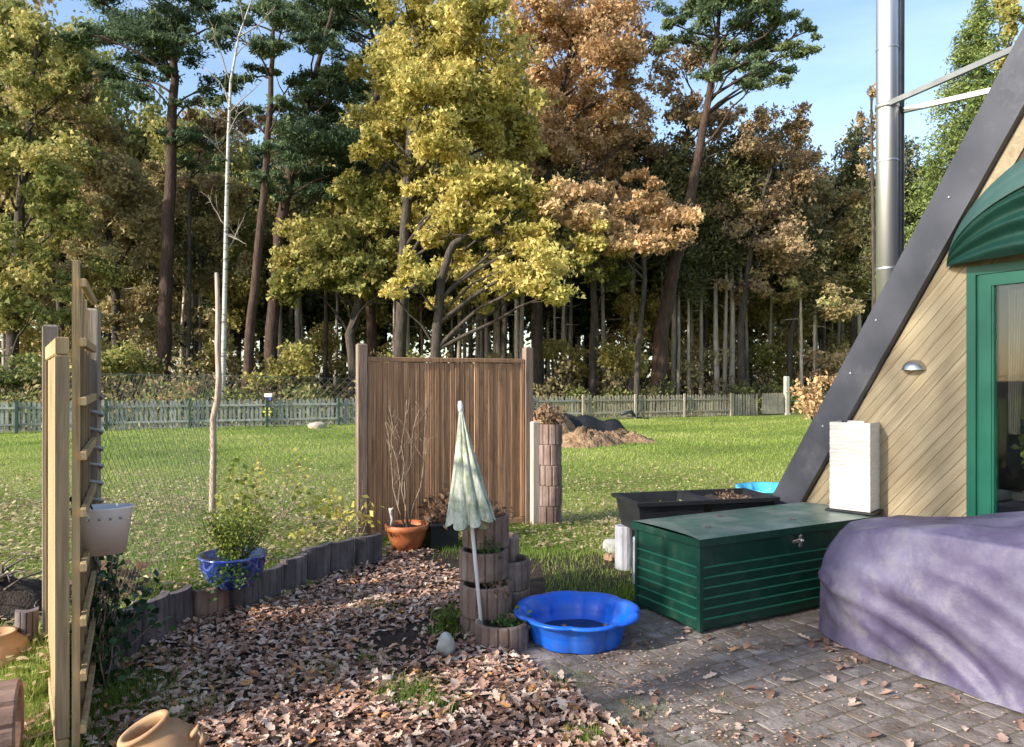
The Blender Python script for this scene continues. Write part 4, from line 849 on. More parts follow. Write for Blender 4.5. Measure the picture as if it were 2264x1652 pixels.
# heap of dark roots and soil, left edge
rh = thing('root_heap', 'dark heap of roots and soil at the left edge behind the screen', 'heap', (-3.22, 4.6, .06))
q = MB(); q.grid(lambda a_, b_: (math.cos(a_*6.2832)*.62*b_, math.sin(a_*6.2832)*.5*b_, .30*(1-b_**2)+.03*math.sin(a_*31)*math.sin(b_*9)), 40, 10, True); q.build('soil', soil_m, rh)
q = MB()
for _ in range(90):
    an = random.uniform(0,6.28); r_ = random.uniform(0,.55); a_ = Vector((math.cos(an)*r_, math.sin(an)*r_*.8, .3*(1-(r_/.62)**2))); e = a_+Vector((random.uniform(-.25,.25), random.uniform(-.2,.2), random.uniform(-.1,.2))); q.tube(limb_path(a_, e, .25, 5), [.009,.008,.006,.005,.003], 4)
q.build('roots', surf('root_grey', [(.3,(.05,.04,.035)),(.7,(.16,.13,.11))], .9, 20), rh, kind='stuff')

# ---------------------------------------------------------------- plant ring tower and parasol
G2 = 'stepped tower of plant rings'
plant_ring((-.062, 4.53, -.04), .162, .175, 'front plant ring at the foot of the parasol pole, lowest of the tower', G2, .1)
plant_ring((-.19, 4.80, -.06), .16, .165, 'buried plant ring at the lower left of the ring tower', G2, .5, False)
plant_ring((-.165, 4.765, .108), .168, .19, 'second tier plant ring of the tower, behind the parasol pole', G2, .3)
plant_ring((-.185, 4.90, .301), .160, .18, 'third tier plant ring of the tower', G2, .7)
plant_ring((-.175, 5.01, .484), .155, .2, 'top plant ring of the tower under the parasol hem', G2, .2)
plant_ring((-.03, 5.06, .193), .152, .19, 'right hand side ring of the tower, lower one', G2, .9)
plant_ring((-.03, 5.06, -.01), .152, .2, 'base ring at the right back of the tower', G2, .4, False)
plant_ring((-.10, 5.24, .30), .150, .2, 'right back ring of the tower just below the top', G2, .4)
plant('moss_tuft', 'small green moss plant in the front plant ring', 'plant', (-.02, 4.5, .09), .07, .10, 14, 'green', 240, .022)
plant('succulent', 'pale succulent rosettes at the right of the front plant ring', 'plant', (.07, 4.52, .09), .09, .06, 8, 'lime', 60, .03, tone=.3)
plant('moss_tuft', 'moss and dead leaves in the second tier ring', 'plant', (-.12, 4.68, .24), .07, .11, 10, 'dead', 110, .03, tw_m)
plant('moss_tuft', 'reddish green tuft in the third tier ring', 'plant', (-.14, 4.80, .43), .13, .08, 10, 'green', 130, .025)
plant('dry_heather', 'dry grey plant in the top ring beside the parasol', 'plant', (-.12, 5.0, .64), .12, .13, 14, 'dead', 160, .028, tw_m, tone=.7)
plant('grass_tuft', 'green tuft of grass at the left foot of the ring tower', 'plant', (-.40, 4.72, 0), .16, .12, 40, 'lime', 200, .035, tone=.1)
par_m = None
m, nt, b, o = new_mat('parasol_fabric')
t = nt.nodes.new('ShaderNodeTexCoord'); n1 = nt.nodes.new('ShaderNodeTexNoise'); n1.inputs['Scale'].default_value = 9; n1.inputs['Detail'].default_value = 9; n1.inputs['Roughness'].default_value = .75; mpp = nt.nodes.new('ShaderNodeMapping'); mpp.inputs['Scale'].default_value = (2.2,2.2,.7); nt.links.new(t.outputs['Object'], mpp.inputs[0]); nt.links.new(mpp.outputs[0], n1.inputs['Vector'])
r_ = ramp(nt, [(.36, (.16,.19,.12)), (.46, (.31,.34,.25)), (.56, (.50,.51,.42)), (.75, (.62,.61,.53))]); nt.links.new(n1.outputs['Fac'], r_.inputs[0]); nt.links.new(r_.outputs[0], b.inputs['Base Color']); b.inputs['Roughness'].default_value = .9
par_m = m
pb = Vector((-.184, 4.55, .08)); pt = Vector((-.335, 4.86, 1.42)); ax = (pt-pb); La = ax.length; rotq = ax.to_track_quat('Z', 'X')
par = thing('parasol', 'closed pale green and cream parasol leaning on the ring tower', 'parasol', pb); par.rotation_euler = rotq.to_euler()
q = MB(); q.tube([(0,0,0),(0,0,La-.05)], .0125, 10); q.build('pole', surf('white_pole', [(.3,(.66,.65,.64)),(.7,(.8,.79,.78))], .35, 6, bump=0), par)
q = MB(); q.lathe([(0,La+.03),(.012,La+.028),(.017,La),(.019,La-.04),(0,La-.04)], 14); q.build('cap', surf('white_cap', [(.3,(.7,.7,.68)),(.7,(.82,.82,.8))], .4, 6, bump=0), par)
def canopy(a_, b_):
    th = a_*2*math.pi; f = b_; z = La-.03-f*.70
    r0 = .016+.182*f**1.15; k = abs(math.sin(th*4+.7*math.sin(3*f)+.5*math.sin(th*2)))**.5
    r_ = r0*(.56+.40*k)+.012*math.sin(th*3+1)*f; z -= .05*f*f*k-.02*math.sin(th*2)*f*f
    return (r_*math.cos(th)*1.08, r_*math.sin(th)*.8, z)
q = MB(); q.grid(canopy, 96, 24, True); q.build('canopy', par_m, par)
q = MB()
for k in range(8):
    th = (k+.5)*math.pi/4; q.tube([(.014*math.cos(th),.014*math.sin(th),La-.06),(.08*math.cos(th),.06*math.sin(th),La-.68)], .003, 4)
q.build('ribs', surf('steel_dull', [(.3,(.3,.3,.3)),(.7,(.5,.5,.5))], .4, 6, bump=0, metal=.8), par)
# rounded stone with little dark line, left of the tower
sg = surf('garden_stone', [(.3, (.22,.22,.20)), (.55, (.36,.36,.34)), (.8, (.48,.48,.46))], .85, 8, bump=.3)
def rock(loc, r, label, sc=(1,1,.8), mat=None, seed=0, name='stone', cat='stone', group=None):
    rd = random.Random(seed); ph = [rd.uniform(0,6) for _ in range(4)]
    def fn(a_, b_):
        th = a_*6.2832; fi = b_*math.pi; d = Vector((math.cos(th)*math.sin(fi), math.sin(th)*math.sin(fi), -math.cos(fi))); k = 1+.08*math.sin(d.x*4+ph[0])+.07*math.sin(d.y*5+ph[1])+.06*math.sin(d.z*6+ph[2])
        return (d.x*r*k*sc[0], d.y*r*k*sc[1], d.z*r*k*sc[2])
    q = MB(); q.grid(fn, 20, 12, True); return q.build(name, mat or sg, loc=loc, rot=(0,0,ph[3]), label=label, cat=cat, group=group)
rock((-.375, 4.29, .065), .058, 'pale rounded stone standing left of the front plant ring', (1,.9,1.15), seed=3)
rock((-.33, 4.20, .01), .045, 'low pale stone in the leaves in front of the rounded one', (1.3,.9,.5), seed=4)

# ---------------------------------------------------------------- blue scalloped sandpit basin
blue_p = surf('blue_plastic', [(.3, (.003,.09,.56)), (.7, (.006,.13,.70))], .35, 4, bump=.06, bscale=12, spec=.5, dirt=((.07,.14,.33), 5, .48, .8))
def scal(t_, z, r_): 
    return r_*(1.02-.065*(1-abs(math.cos(t_*4))**.6)) if r_ > .2 else r_
def basin(name, label, loc, r, h, mat, rz=0):
    t_ = thing(name, label, 'sandpit basin', loc, rz)
    q = MB(); q.lathe([(0,.006),(r*.64,.006),(r*.70,0),(r*.72,.01),(r*.76,h*.5),(r*.82,h*.86),(r*.86,h*.90),(r*.94,h*.90),(r*.985,h*.90),(r,h*.95),(r*.99,h*1.0),(r*.95,h*1.015),(r*.89,h*.985),(r*.84,h*.93),(r*.75,h*.4),(r*.69,.03),(r*.6,.02),(0,.02)], 96, rmod=scal); q.build('basin_shell', mat, t_)
    return t_
bs = basin('sandpit_basin', 'bright blue scalloped plastic basin on the ground between ring tower and green box', (.398, 4.60, .0), .385, .185, blue_p, .2)
q = MB(); q.grid(lambda a_, b_: (math.cos(a_*6.2832)*.262*b_, math.sin(a_*6.2832)*.262*b_, .036+.003*math.sin(a_*40)*b_), 40, 4, True)
q.build('dirty_water', surf('dirty_water', [(.3,(.006,.02,.06)),(.7,(.02,.03,.05))], .08, 5, bump=.02), loc=(.398,4.60,0), label='dark dirty water standing in the blue basin', cat='water')
lb = surf('turquoise_plastic', [(.3, (.05,.42,.68)), (.7, (.12,.55,.78))], .35, 4, bump=.06, bscale=12)
basin('sandpit_basin', 'light turquoise plastic basin lying on the lawn beside the roof edge', (3.32, 9.55, .02), .46, .19, lb, .1)

# ---------------------------------------------------------------- green storage box
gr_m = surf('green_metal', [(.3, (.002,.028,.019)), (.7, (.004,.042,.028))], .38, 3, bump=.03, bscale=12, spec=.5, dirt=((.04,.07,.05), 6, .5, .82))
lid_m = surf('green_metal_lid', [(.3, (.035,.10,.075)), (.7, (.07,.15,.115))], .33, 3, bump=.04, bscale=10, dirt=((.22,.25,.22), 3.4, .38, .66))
rail_m = surf('green_metal_light', [(.3, (.012,.095,.062)), (.7, (.02,.125,.08))], .35, 3, bump=0)
sc0 = gp(1553, 1403); bx = thing('storage_box', 'dark green metal storage box with grey green lid on the patio', 'storage box', (1.17, 4.67, 0), HROT)
BL = 1.68; BW = .66; BH = .565
nbd = 7; y0_ = .03
# corner posts
for (x, y) in ((0.015,.015),(BL-.015,.015),(.015,BW-.015),(BL-.015,BW-.015)):
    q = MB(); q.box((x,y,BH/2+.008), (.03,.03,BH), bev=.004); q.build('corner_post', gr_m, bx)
levels = [.02, .085, .15, .215, .28, .345, .41, BH]
def slat_mesh(L, h):
    q = MB(); q.prism([(0,-.0),(L,0),(L,.012),(0,.012)], 0, h-.010); q.prism([(.0,-.006),(L,-.006),(L,.012),(0,.012)], h-.010, h-.002); return q.mesh('wall_slat', gr_m)
q = MB()
for k in range(7):
    h = levels[k+1]-levels[k]
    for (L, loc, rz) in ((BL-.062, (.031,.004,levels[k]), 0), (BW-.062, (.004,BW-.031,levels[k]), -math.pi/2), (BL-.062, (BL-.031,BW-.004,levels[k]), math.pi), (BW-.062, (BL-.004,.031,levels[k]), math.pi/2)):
        s_ = MB(); s_.prism([(0,.004),(L,.004),(L,.014),(0,.014)], .005, h-.001)
        # folded bead at the foot of each slat
        o = s_.build('wall_slat', gr_m, bx, loc=loc, rot=(0,0,rz)); s_ = MB()
        if not k: continue
        if k: s_.add([(0,.004,.006),(L,.004,.006),(L,-.006,.003),(0,-.006,.003),(0,-.006,-.003),(L,-.006,-.003),(L,.004,-.006),(0,.004,-.006)], [(0,1,2,3),(3,2,5,4),(4,5,6,7)])
        s_.build('folded_bead', rail_m, o)
q = MB(); q.box((BL/2,BW/2,.012), (BL-.07,BW-.07,.02)); q.build('floor_plate', gr_m, bx)
q = MB(); e = .018
def lidf(a_, b_):
    x = -e+a_*(BL+2*e); y = -e+b_*(BW+2*e); c_ = 1-abs(2*b_-1)**3; return (x, y, BH+.03+.014*c_-.0025*math.sin(a_*math.pi*3)*c_)
q.grid(lidf, 24, 10)
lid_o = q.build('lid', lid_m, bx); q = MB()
for (c, d) in (((BL/2,-e+.004,BH+.006),(BL+2*e,.008,.046)),((BL/2,BW+e-.004,BH+.006),(BL+2*e,.008,.046)),((-e+.004,BW/2,BH+.006),(.008,BW+2*e-.016,.046)),((BL+e-.004,BW/2,BH+.006),(.008,BW+2*e-.016,.046))): q.box(c, d)
q.build('lid_rim', gr_m, lid_o)
q = MB(); q.box((.86,-.028,BH-.065), (.022,.012,.085), bev=.003); q.box((.82,-.036,BH-.06), (.085,.010,.022), bev=.003); q.tube([(.86,-.0,BH-.06),(.86,-.047,BH-.06)], .012, 10)
q.build('handle', surf('chrome', [(.3,(.6,.6,.6)),(.7,(.75,.75,.75))], .22, 5, bump=0, metal=.9), bx)
# white paper lamp on box
lp_m = surf('crinkled_paper', [(.3, (.58,.56,.52)), (.7, (.68,.66,.62))], .9, 5, (1,1,6), .5, 14, bdist=.012)
lc = hp(4.62, -3.93, 0); Lz = BH+.046
pl = thing('paper_lamp', 'square white paper lantern standing on the far end of the green box lid', 'lantern', (2.36, 5.66, Lz+.004), R(35-68))
pl.location = at(1892, 1130, 5.62); pl.location.z = Lz+.004; pl.rotation_euler = (0,0,R(-41.5))
q = MB(); ww = .285; hh_ = .645
def lan(a_, b_):
    per = a_*4; k = int(per) % 4; f = per-int(per); co = [(-1,-1),(1,-1),(1,1),(-1,1)]; p0 = co[k]; p1 = co[(k+1) % 4]
    cr_ = 1-.010*(0 if (int(b_*44+.5) % 2) else 1)+.006*math.sin(b_*60+a_*17); x = (p0[0]*(1-f)+p1[0]*f)*ww/2*cr_; y = (p0[1]*(1-f)+p1[1]*f)*ww/2*cr_; return (x, y, .01+b_*hh_)
q.grid(lan, 32, 44, True, smooth=False); q.build('paper_shade', lp_m, pl)
q = MB(); q.box((0,0,hh_-.02),(ww*.97,ww*.97,.01)); q.build('top_frame', lp_m, pl)
q = MB(); q.box((0,0,.0),(.34,.34,.012), bev=.003); q.build('base_plate', blk, pl)

# ---------------------------------------------------------------- black tubs on grey blocks
dt = Vector((1.23,.30,0)).normalized(); trz2 = math.atan2(dt.y, dt.x)
def tub(label, L, Wd, loc, soil_h):
    t_ = thing('plant_tub', label, 'plant tub', loc, trz2, 'black plastic tubs behind the green box'); q = MB(); h = .255; th = .012
    def rng_(ins, z): return [(-ins, -ins, z), (L+ins, -ins, z), (L+ins, Wd+ins, z), (-ins, Wd+ins, z)]
    rings = [rng_(-.05,0), rng_(-.015,h-.03), rng_(.012,h-.03), rng_(.014,h), rng_(-.022,h), rng_(-.055,.02)]
    vs = [p for r_ in rings for p in r_]; fs = [(3,2,1,0), (20,21,22,23)]
    for k in range(5):
        for i in range(4): j = (i+1) % 4; fs.append((k*4+i, k*4+j, k*4+4+j, k*4+4+i))
    q.add(vs, fs); q.build('tub_shell', blk, t_)
    q = MB(); q.grid(lambda a_, b_: (.03+a_*(L-.06), .03+b_*(Wd-.06), soil_h+.014*math.sin(a_*19)*math.cos(b_*13)), 16, 12); q.build('soil', soil_m, t_); return t_
o1 = Vector((.985, 5.86, .365)); tub('left black tub of the two behind the green box, lying lower with moss inside', .60, .52, o1, .13)
o2 = o1+dt*.63; tub('right black tub of the two behind the green box, filled with brown soil', .60, .52, o2, .21)
plant('weeds', 'pale green weeds growing in the left black tub', 'plant', o1+dt*.38+Vector((-.05,.22,.12)), .07, .16, 14, 'lime', 160, .03)
plant('weeds', 'dead stalks in the right black tub', 'plant', o2+dt*.3+Vector((-.05,.22,.2)), .06, .22, 14, 'dead', 160, .03, tw_m)
grey_blk = surf('grey_palisade', [(.25, (.20,.20,.23)), (.5, (.32,.32,.35)), (.8, (.46,.46,.48))], .9, 7, (1,1,.5), .5, 30)
def pal(label, loc):
    q = MB(); n = 24; poly = []
    for i in range(n): th = i/n*6.2832; r_ = .085*(1-.07*max(0, math.cos(th*6))**8); poly.append((r_*math.cos(th)*1.0, r_*math.sin(th)))
    q.prism(poly, -.05, .36, chamfer=.006); q.build('support_block', grey_blk, loc=loc, rot=(0,0,.3), label=label, cat='stone block', group='grey blocks under the black tubs')
pal('grey grooved block under the left end of the black tubs', (.95+.075, 5.83, 0)); pal('grey grooved block under the middle of the black tubs', tuple((o1+dt*.63+Vector((0,.1,0)))[:2])+(0,))
pal('grey grooved block at the back of the left tub', (.95, 6.30, 0)); pal('grey grooved block under the right end of the black tubs', tuple((o1+dt*1.15+Vector((0,.1,0)))[:2])+(0,))

# ---------------------------------------------------------------- purple covered garden furniture
m, nt, b, o = new_mat('purple_tarpaulin')
t = nt.nodes.new('ShaderNodeTexCoord')
def nz_(s_, d_=6, r__=.6, st=(1,1,1)):
    mp_ = nt.nodes.new('ShaderNodeMapping'); mp_.inputs['Scale'].default_value = st; nt.links.new(t.outputs['Object'], mp_.inputs[0]); n_ = nt.nodes.new('ShaderNodeTexNoise'); n_.inputs['Scale'].default_value = s_; n_.inputs['Detail'].default_value = d_; n_.inputs['Roughness'].default_value = r__; nt.links.new(mp_.outputs[0], n_.inputs['Vector']); return n_.outputs['Fac']
r1 = ramp(nt, [(.32, (.045,.035,.08)), (.5, (.088,.074,.138)), (.68, (.15,.14,.205))]); nt.links.new(nz_(2.2, 7, .65), r1.inputs[0])
r2 = ramp(nt, [(.53, (0,0,0)), (.75, (.8,.8,.8))]); nt.links.new(nz_(3.1, 9, .7), r2.inputs[0])
mm = nt.nodes.new('ShaderNodeMix'); mm.data_type = 'RGBA'; nt.links.new(r2.outputs[0], mm.inputs[0]); nt.links.new(r1.outputs[0], mm.inputs[6]); mm.inputs[7].default_value = (.22,.215,.21,1)
nt.links.new(mm.outputs[2], b.inputs['Base Color']); b.inputs['Roughness'].default_value = .52; b.inputs['Specular IOR Level'].default_value = .45
bp = nt.nodes.new('ShaderNodeBump'); bp.inputs['Strength'].default_value = .35; bp.inputs['Distance'].default_value = .035; 
def ridge(fac):
    m1 = nt.nodes.new('ShaderNodeMath'); m1.operation = 'SUBTRACT'; nt.links.new(fac, m1.inputs[0]); m1.inputs[1].default_value = .5
    m2_ = nt.nodes.new('ShaderNodeMath'); m2_.operation = 'ABSOLUTE'; nt.links.new(m1.outputs[0], m2_.inputs[0])
    m3 = nt.nodes.new('ShaderNodeMath'); m3.operation = 'POWER'; nt.links.new(m2_.outputs[0], m3.inputs[0]); m3.inputs[1].default_value = .6
    return m3.outputs[0]
nt.links.new(ridge(nz_(1.7, 2, .4, (1,1,.35))), bp.inputs['Height'])
bp2_ = nt.nodes.new('ShaderNodeBump'); bp2_.inputs['Strength'].default_value = .4; bp2_.inputs['Distance'].default_value = .012; nt.links.new(nz_(16, 5, .6), bp2_.inputs['Height']); nt.links.new(bp.outputs[0], bp2_.inputs['Normal']); nt.links.new(bp2_.outputs[0], b.inputs['Normal'])
tarp_m = m
cen = (4.36, -2.24); HC = .60; HS = 1.06
def sup(th, n_=3.8): c_, s_ = math.cos(th), math.sin(th); return (abs(c_/HC)**n_+abs(s_/HS)**n_)**(-1/n_)
CREASES = [(-.05,0,.12,.35,.035,.035),(.12,.35,.36,.5,.03,.035),(-.12,.05,0,.42,-.055,.045),(-.22,.45,.36,.5,.032,.035),(-.15,.6,.3,.62,-.022,.04),(.3,.5,1.2,1.0,.034,.045),(.15,.6,.9,1.05,.026,.035),
 (.5,.3,1.4,.8,.036,.05),(.55,.15,1.5,.5,.03,.045),(.3,.5,.3,.95,.014,.02),(.7,.02,1.4,.25,.02,.04),(-.3,.1,-.1,.9,.03,.05),(-.6,0,-.4,1,.03,.06),(0,.65,.5,1,.022,.03),(.9,.55,1.3,1,.022,.03),(.45,.42,1.2,.9,-.025,.04),(.2,.12,.75,.2,.016,.02),(.1,.75,.3,1,.018,.03),(1.0,.3,1.5,.7,-.02,.05)]
def cover(a_, b_):
    th = a_*2*math.pi; rim = sup(th); sx = math.sin(th)      # s direction
    ttop = .655+.10*sst(-.9, .6, (rim*sx*min(1, b_/.45)))
    if b_ < .45:
        f = b_/.45; r_ = rim*.92*f; c_ = r_*math.cos(th); s_ = r_*sx
        z = .695+.15*float(sst(-1.0, .2, s_))-.035*f**4+.022*math.sin(s_*5+c_*4)+.012*math.sin(c_*13-s_*5)+.05*f*f*(1-f*f)+.03*mnoise.noise(Vector((s_*4,c_*4,0)))*(1-f**6)
    else:
        f = (b_-.45)/.55
        A_ = (rim*sx+HS)-(rim*math.cos(th)+HC); sag = 0
        for (a0, f0, a1, f1, amp, wd2) in CREASES:
            dx_, dy_ = a1-a0, (f1-f0)*.75; px_, py_ = A_-a0, (f-f0)*.75; t2 = (px_*dx_+py_*dy_)/(dx_*dx_+dy_*dy_); t3 = min(1, max(0, t2))
            dd = math.hypot(px_-dx_*t3, py_-dy_*t3+.03*math.sin(t3*4)); sag += amp*math.exp(-(dd/wd2)**1.5)*(.35+.65*math.sin(math.pi*min(1,max(0,t3*.8+.1))))
        n_ = mnoise.noise(Vector((rim*math.cos(th)*1.6+f, rim*sx*1.6-f*1.2, f*.8)))*.10+mnoise.noise(Vector((rim*math.cos(th)*5+f*2, rim*sx*5-f*6, 5+f*2)))*.012
        r_ = rim*(.93+.115*math.sin(min(1,f*1.15)*2.2)-.03*f)+(sag+n_)*math.sin(min(1, f*1.6)*1.5708)
        z0 = .695+.15*float(sst(-1.0, .2, rim*.92*sx))-.035+.012*math.sin(rim*.92*(sx*7+math.cos(th)*5))+.008*math.sin(rim*.92*(math.cos(th)*15-sx*4))
        # diagonal sag of cloth
        z = z0*(1-f)+.012*f; c_ = r_*math.cos(th); s_ = r_*sx
    # keep clear of the wall
    c_ = min(c_, .63)
    return tuple(hp(cen[0]+c_, cen[1]+s_, max(z, .012)))
q = MB(); q.grid(cover, 260, 80, True)
q.build('tarpaulin_cover', tarp_m, label='purple tarpaulin draped over garden furniture on the patio', cat='tarpaulin')

# ---------------------------------------------------------------- A-frame house
house = thing('house', 'timber A-frame house with dark sloping roof edge and green door', 'house', (0,0,0))
CW = 5.05; CF = 4.99
def onplane(x, y, c): tx_ = (x-CX)/F; Y_ = c/(U.x*tx_+U.y); p_ = at(x, y, Y_); return (p_.x*W.x+p_.y*W.y, p_.z)
(_s1, _z1), (_s2, _z2) = onplane(1771, 1107, CF), onplane(2263, 232, CF); SL = (_z2-_z1)/(_s2-_s1); SI = _s1-_z1/SL
(_s3, _z3), (_s4, _z4) = onplane(1722, 1063, CF), onplane(2263, 65, CF); SO = ((_s3-_z3/SL)+(_s4-_z4/SL))/2
def s_out(z): return SO+z/SL     # outer roof line
def s_in(z): return SI+z/SL
def z_in(s_): return (s_-SI)*SL
def z_out(s_): return (s_-SO)*SL
def hM(c): # matrix mapping (s, z, depth) prism coordinates to world: prism x=s, y=z, z=depth from plane c toward +U
    return Matrix(((W.x, 0, U.x, c*U.x), (W.y, 0, U.y, c*U.y), (0, 1, 0, 0), (0, 0, 0, 1)))
fas_m = surf('anthracite_sheet', [(.3, (.040,.042,.055)), (.6, (.062,.064,.082)), (.8, (.085,.087,.105))], .42, 2.5, bump=.08, bscale=4, spec=.5, dirt=((.14,.14,.15), 3, .55, .85))
APZ = z_out(-.4); IPZ = z_in(-.4)
q = MB(); q.prism([(s_out(-.1),-.1),(s_in(-.1),-.1),(-.4,IPZ),(-.4,APZ)], 0, .06, hM(CF)); 
rf = MB(); rf.prism([(s_out(-.1)+.02,-.1),(s_in(-.1)-.02,-.1),(-.4,IPZ+.03),(-.4,APZ-.03)], .061, 8.5, hM(CF))
m2 = lambda s_: -.8-s_
q.prism([(m2(s_out(-.1)),-.1),(-.398,APZ),(-.398,IPZ),(m2(s_in(-.1)),-.1)], 0, .06, hM(CF))
rf.prism([(m2(s_out(-.1))-.02,-.1),(-.398,APZ-.03),(-.398,IPZ+.03),(m2(s_in(-.1))+.02,-.1)], .061, 8.5, hM(CF))
roof = rf.build('roof', fas_m, house); q.build('fascia', fas_m, house)
q = MB(); scr_pts = ((1940,705),(1830,942),(2098,435))
for (x, y) in ((1937,708),(1819,942),(2098,436),(1880,825)):
    tx = (x-CX)/F; Y = CF/(U.x*tx+U.y); p = at(x, y, Y); q.lathe([(0,0),(.010,0),(.007,.006),(0,.008)], 10, M=Matrix.Translation(p) @ (-U).to_track_quat('Z','Y').to_matrix().to_4x4())
q.build('screws', surf('screw_steel', [(.3,(.5,.5,.5)),(.7,(.7,.7,.7))], .3, 6, bump=0, metal=.7), house, kind='stuff')
# walls
wood_h = surf('larch_board', [(.25, (.22,.165,.095)), (.5, (.32,.26,.165)), (.8, (.41,.35,.245))], .7, 5, (.5,8,8), .25, 12, objrand=.09, rot=(0,0,0))
DS = -3.005; DZ = 2.34                      # door outer left edge and top
back_m = surf('wall_backing', [(.3, (.16,.115,.06)), (.7, (.24,.17,.09))], .9, 5)
wall = MB(); wall.prism([(s_in(0)-.05,0),(DS-.004,0),(DS-.004,z_in(DS)),], .024, .2, hM(CW))
wall.prism([(DS-.002,DZ+.02),(.2,DZ+.02),(.2,IPZ-1.0),(-.4,IPZ),(DS-.002,z_in(DS))], .024, .2, hM(CW))
wall.prism([(.35,0),(m2(s_in(0)),0),(.35,z_in(m2(.35)))], .024, .2, hM(CW))
wall_o = wall.build('wall', back_m, house)
def clip(poly, a_, b_, c_):                 # keep a x + b y <= c
    out = []
    for i in range(len(poly)):
        p0, p1 = poly[i], poly[(i+1) % len(poly)]; d0 = a_*p0[0]+b_*p0[1]-c_; d1 = a_*p1[0]+b_*p1[1]-c_
        if d0 <= 0: out.append(p0)
        if d0*d1 < 0: t_ = d0/(d0-d1); out.append((p0[0]+(p1[0]-p0[0])*t_, p0[1]+(p1[1]-p0[1])*t_))
    return out
an = R(47); du = (math.cos(an), math.sin(an)); dn = (-du[1], du[0]); bwid = .067
def area(p): return sum(p[i][0]*p[(i+1) % len(p)][1]-p[(i+1) % len(p)][0]*p[i][1] for i in range(len(p)))/2
TR = .11/math.cos(math.atan(SL))            # vertical thickness of sloping trim
for region in (0, 1):
    for k in range(-60, 80):
        o0 = k*bwid; ctr = (DS, 1.0)
        P0 = [(ctr[0]+du[0]*t_+dn[0]*w_, ctr[1]+du[1]*t_+dn[1]*w_) for t_, w_ in ((-8,o0+.001),(8,o0+.001),(8,o0+bwid-.002),(-8,o0+bwid-.002))]
        P0 = clip(P0, -SL, 1, -SI*SL-.012)               # below the fascia line
        P0 = clip(P0, 0, -1, -.05)
        if region == 0: P0 = clip(P0, 1, 0, DS-.003) if len(P0) > 2 else P0
        else:
            for (a_, b_, c_) in ((-1,0,-(DS-.002)),(0,-1,-(DZ+.003)),(1,0,-1.6)): P0 = clip(P0, a_, b_, c_) if len(P0) > 2 else P0
            P0 = clip(P0, 0, 1, 2.62) if len(P0) > 2 else P0
        if len(P0) > 2 and abs(area(P0)) > .0006:
            if area(P0) < 0: P0 = P0[::-1]
            cxm = sum(p[0] for p in P0)/len(P0); czm = sum(p[1] for p in P0)/len(P0)
            # local frame: x along the board
            loc_poly = [((p[0]-cxm)*du[0]+(p[1]-czm)*du[1], (p[0]-cxm)*dn[0]+(p[1]-czm)*dn[1]) for p in P0]
            q = MB(); q.prism(loc_poly, random.uniform(0,.0015), .02)
            o = q.build('board', wood_h, wall_o)
            o.matrix_local = hM(CW) @ Matrix(((du[0], dn[0], 0, cxm), (du[1], dn[1], 0, czm), (0, 0, 1, 0), (0, 0, 0, 1)))
# sloping trim board under the fascia and a dark brown panel in the gable
q = MB(); z_a = 2.62; q.prism([(s_in(z_a+.0)+.004,z_a+.002),(s_in(z_a+TR)+.0,z_a+.002),(-.45,z_in(-.45)-TR),(-.45,z_in(-.45)-.01)], -.006, .02, hM(CW)); q.build('trim_board', wood_h, house)
glass_m, nt, b, o = new_mat('window_glass'); b.inputs['Base Color'].default_value = (.9,.95,.93,1); b.inputs['Roughness'].default_value = .02; b.inputs['Transmission Weight'].default_value = 1; b.inputs['IOR'].default_value = 1.45; b.inputs['Specular IOR Level'].default_value = .5
dark_m = surf('dark_gable_brown', [(.3,(.03,.018,.012)),(.7,(.06,.035,.022))], .5, 5)
q = MB(); q.prism([(s_in(2.622+TR)+.004,2.624),(-.5,2.624),(-.5,z_in(-.5)-TR-.01)], .006, .02, hM(CW)); q.build('gable_panel', dark_m, house)
# green door frame
grn = surf('green_paint', [(.3, (.006,.085,.055)), (.7, (.012,.115,.075))], .35, 3, bump=.03)
door = MB()
SH = 1.22   # door half way
def bar(q, s0, s1, z0, z1, d0, d1): q.prism([(s0,z0),(s1,z0),(s1,z1),(s0,z1)], d0, d1, hM(CW))
q = MB(); bar(q, DS, DS+.06, 0, DZ, -.012, .1); bar(q, DS+.06, .2, DZ-.06, DZ, -.012, .1)
bar(q, DS+.06, DS+.075, .05, DZ-.06, .006, .1)
df = q.build('door_frame', grn, house)
q = MB(); bar(q, DS+.077, DS+.155, .05, DZ-.062, -.004, .055); bar(q, DS+.155, DS+1.1, DZ-.14, DZ-.062, -.004, .055); bar(q, DS+.155, DS+1.1, .05, .16, -.004, .055); bar(q, DS+1.1, DS+1.18, .05, DZ-.062, -.004, .055)
bar(q, DS+.155, DS+.167, .16, DZ-.14, .004, .05)
dr = q.build('door', grn, house); 
q = MB(); bar(q, DS+.160, DS+1.1, .161, DZ-.141, .02, .028); q.build('pane', glass_m, dr)
q = MB(); bar(q, DS+1.2, .2, .05, DZ-.062, .02, .028); q.build('pane', glass_m, df)
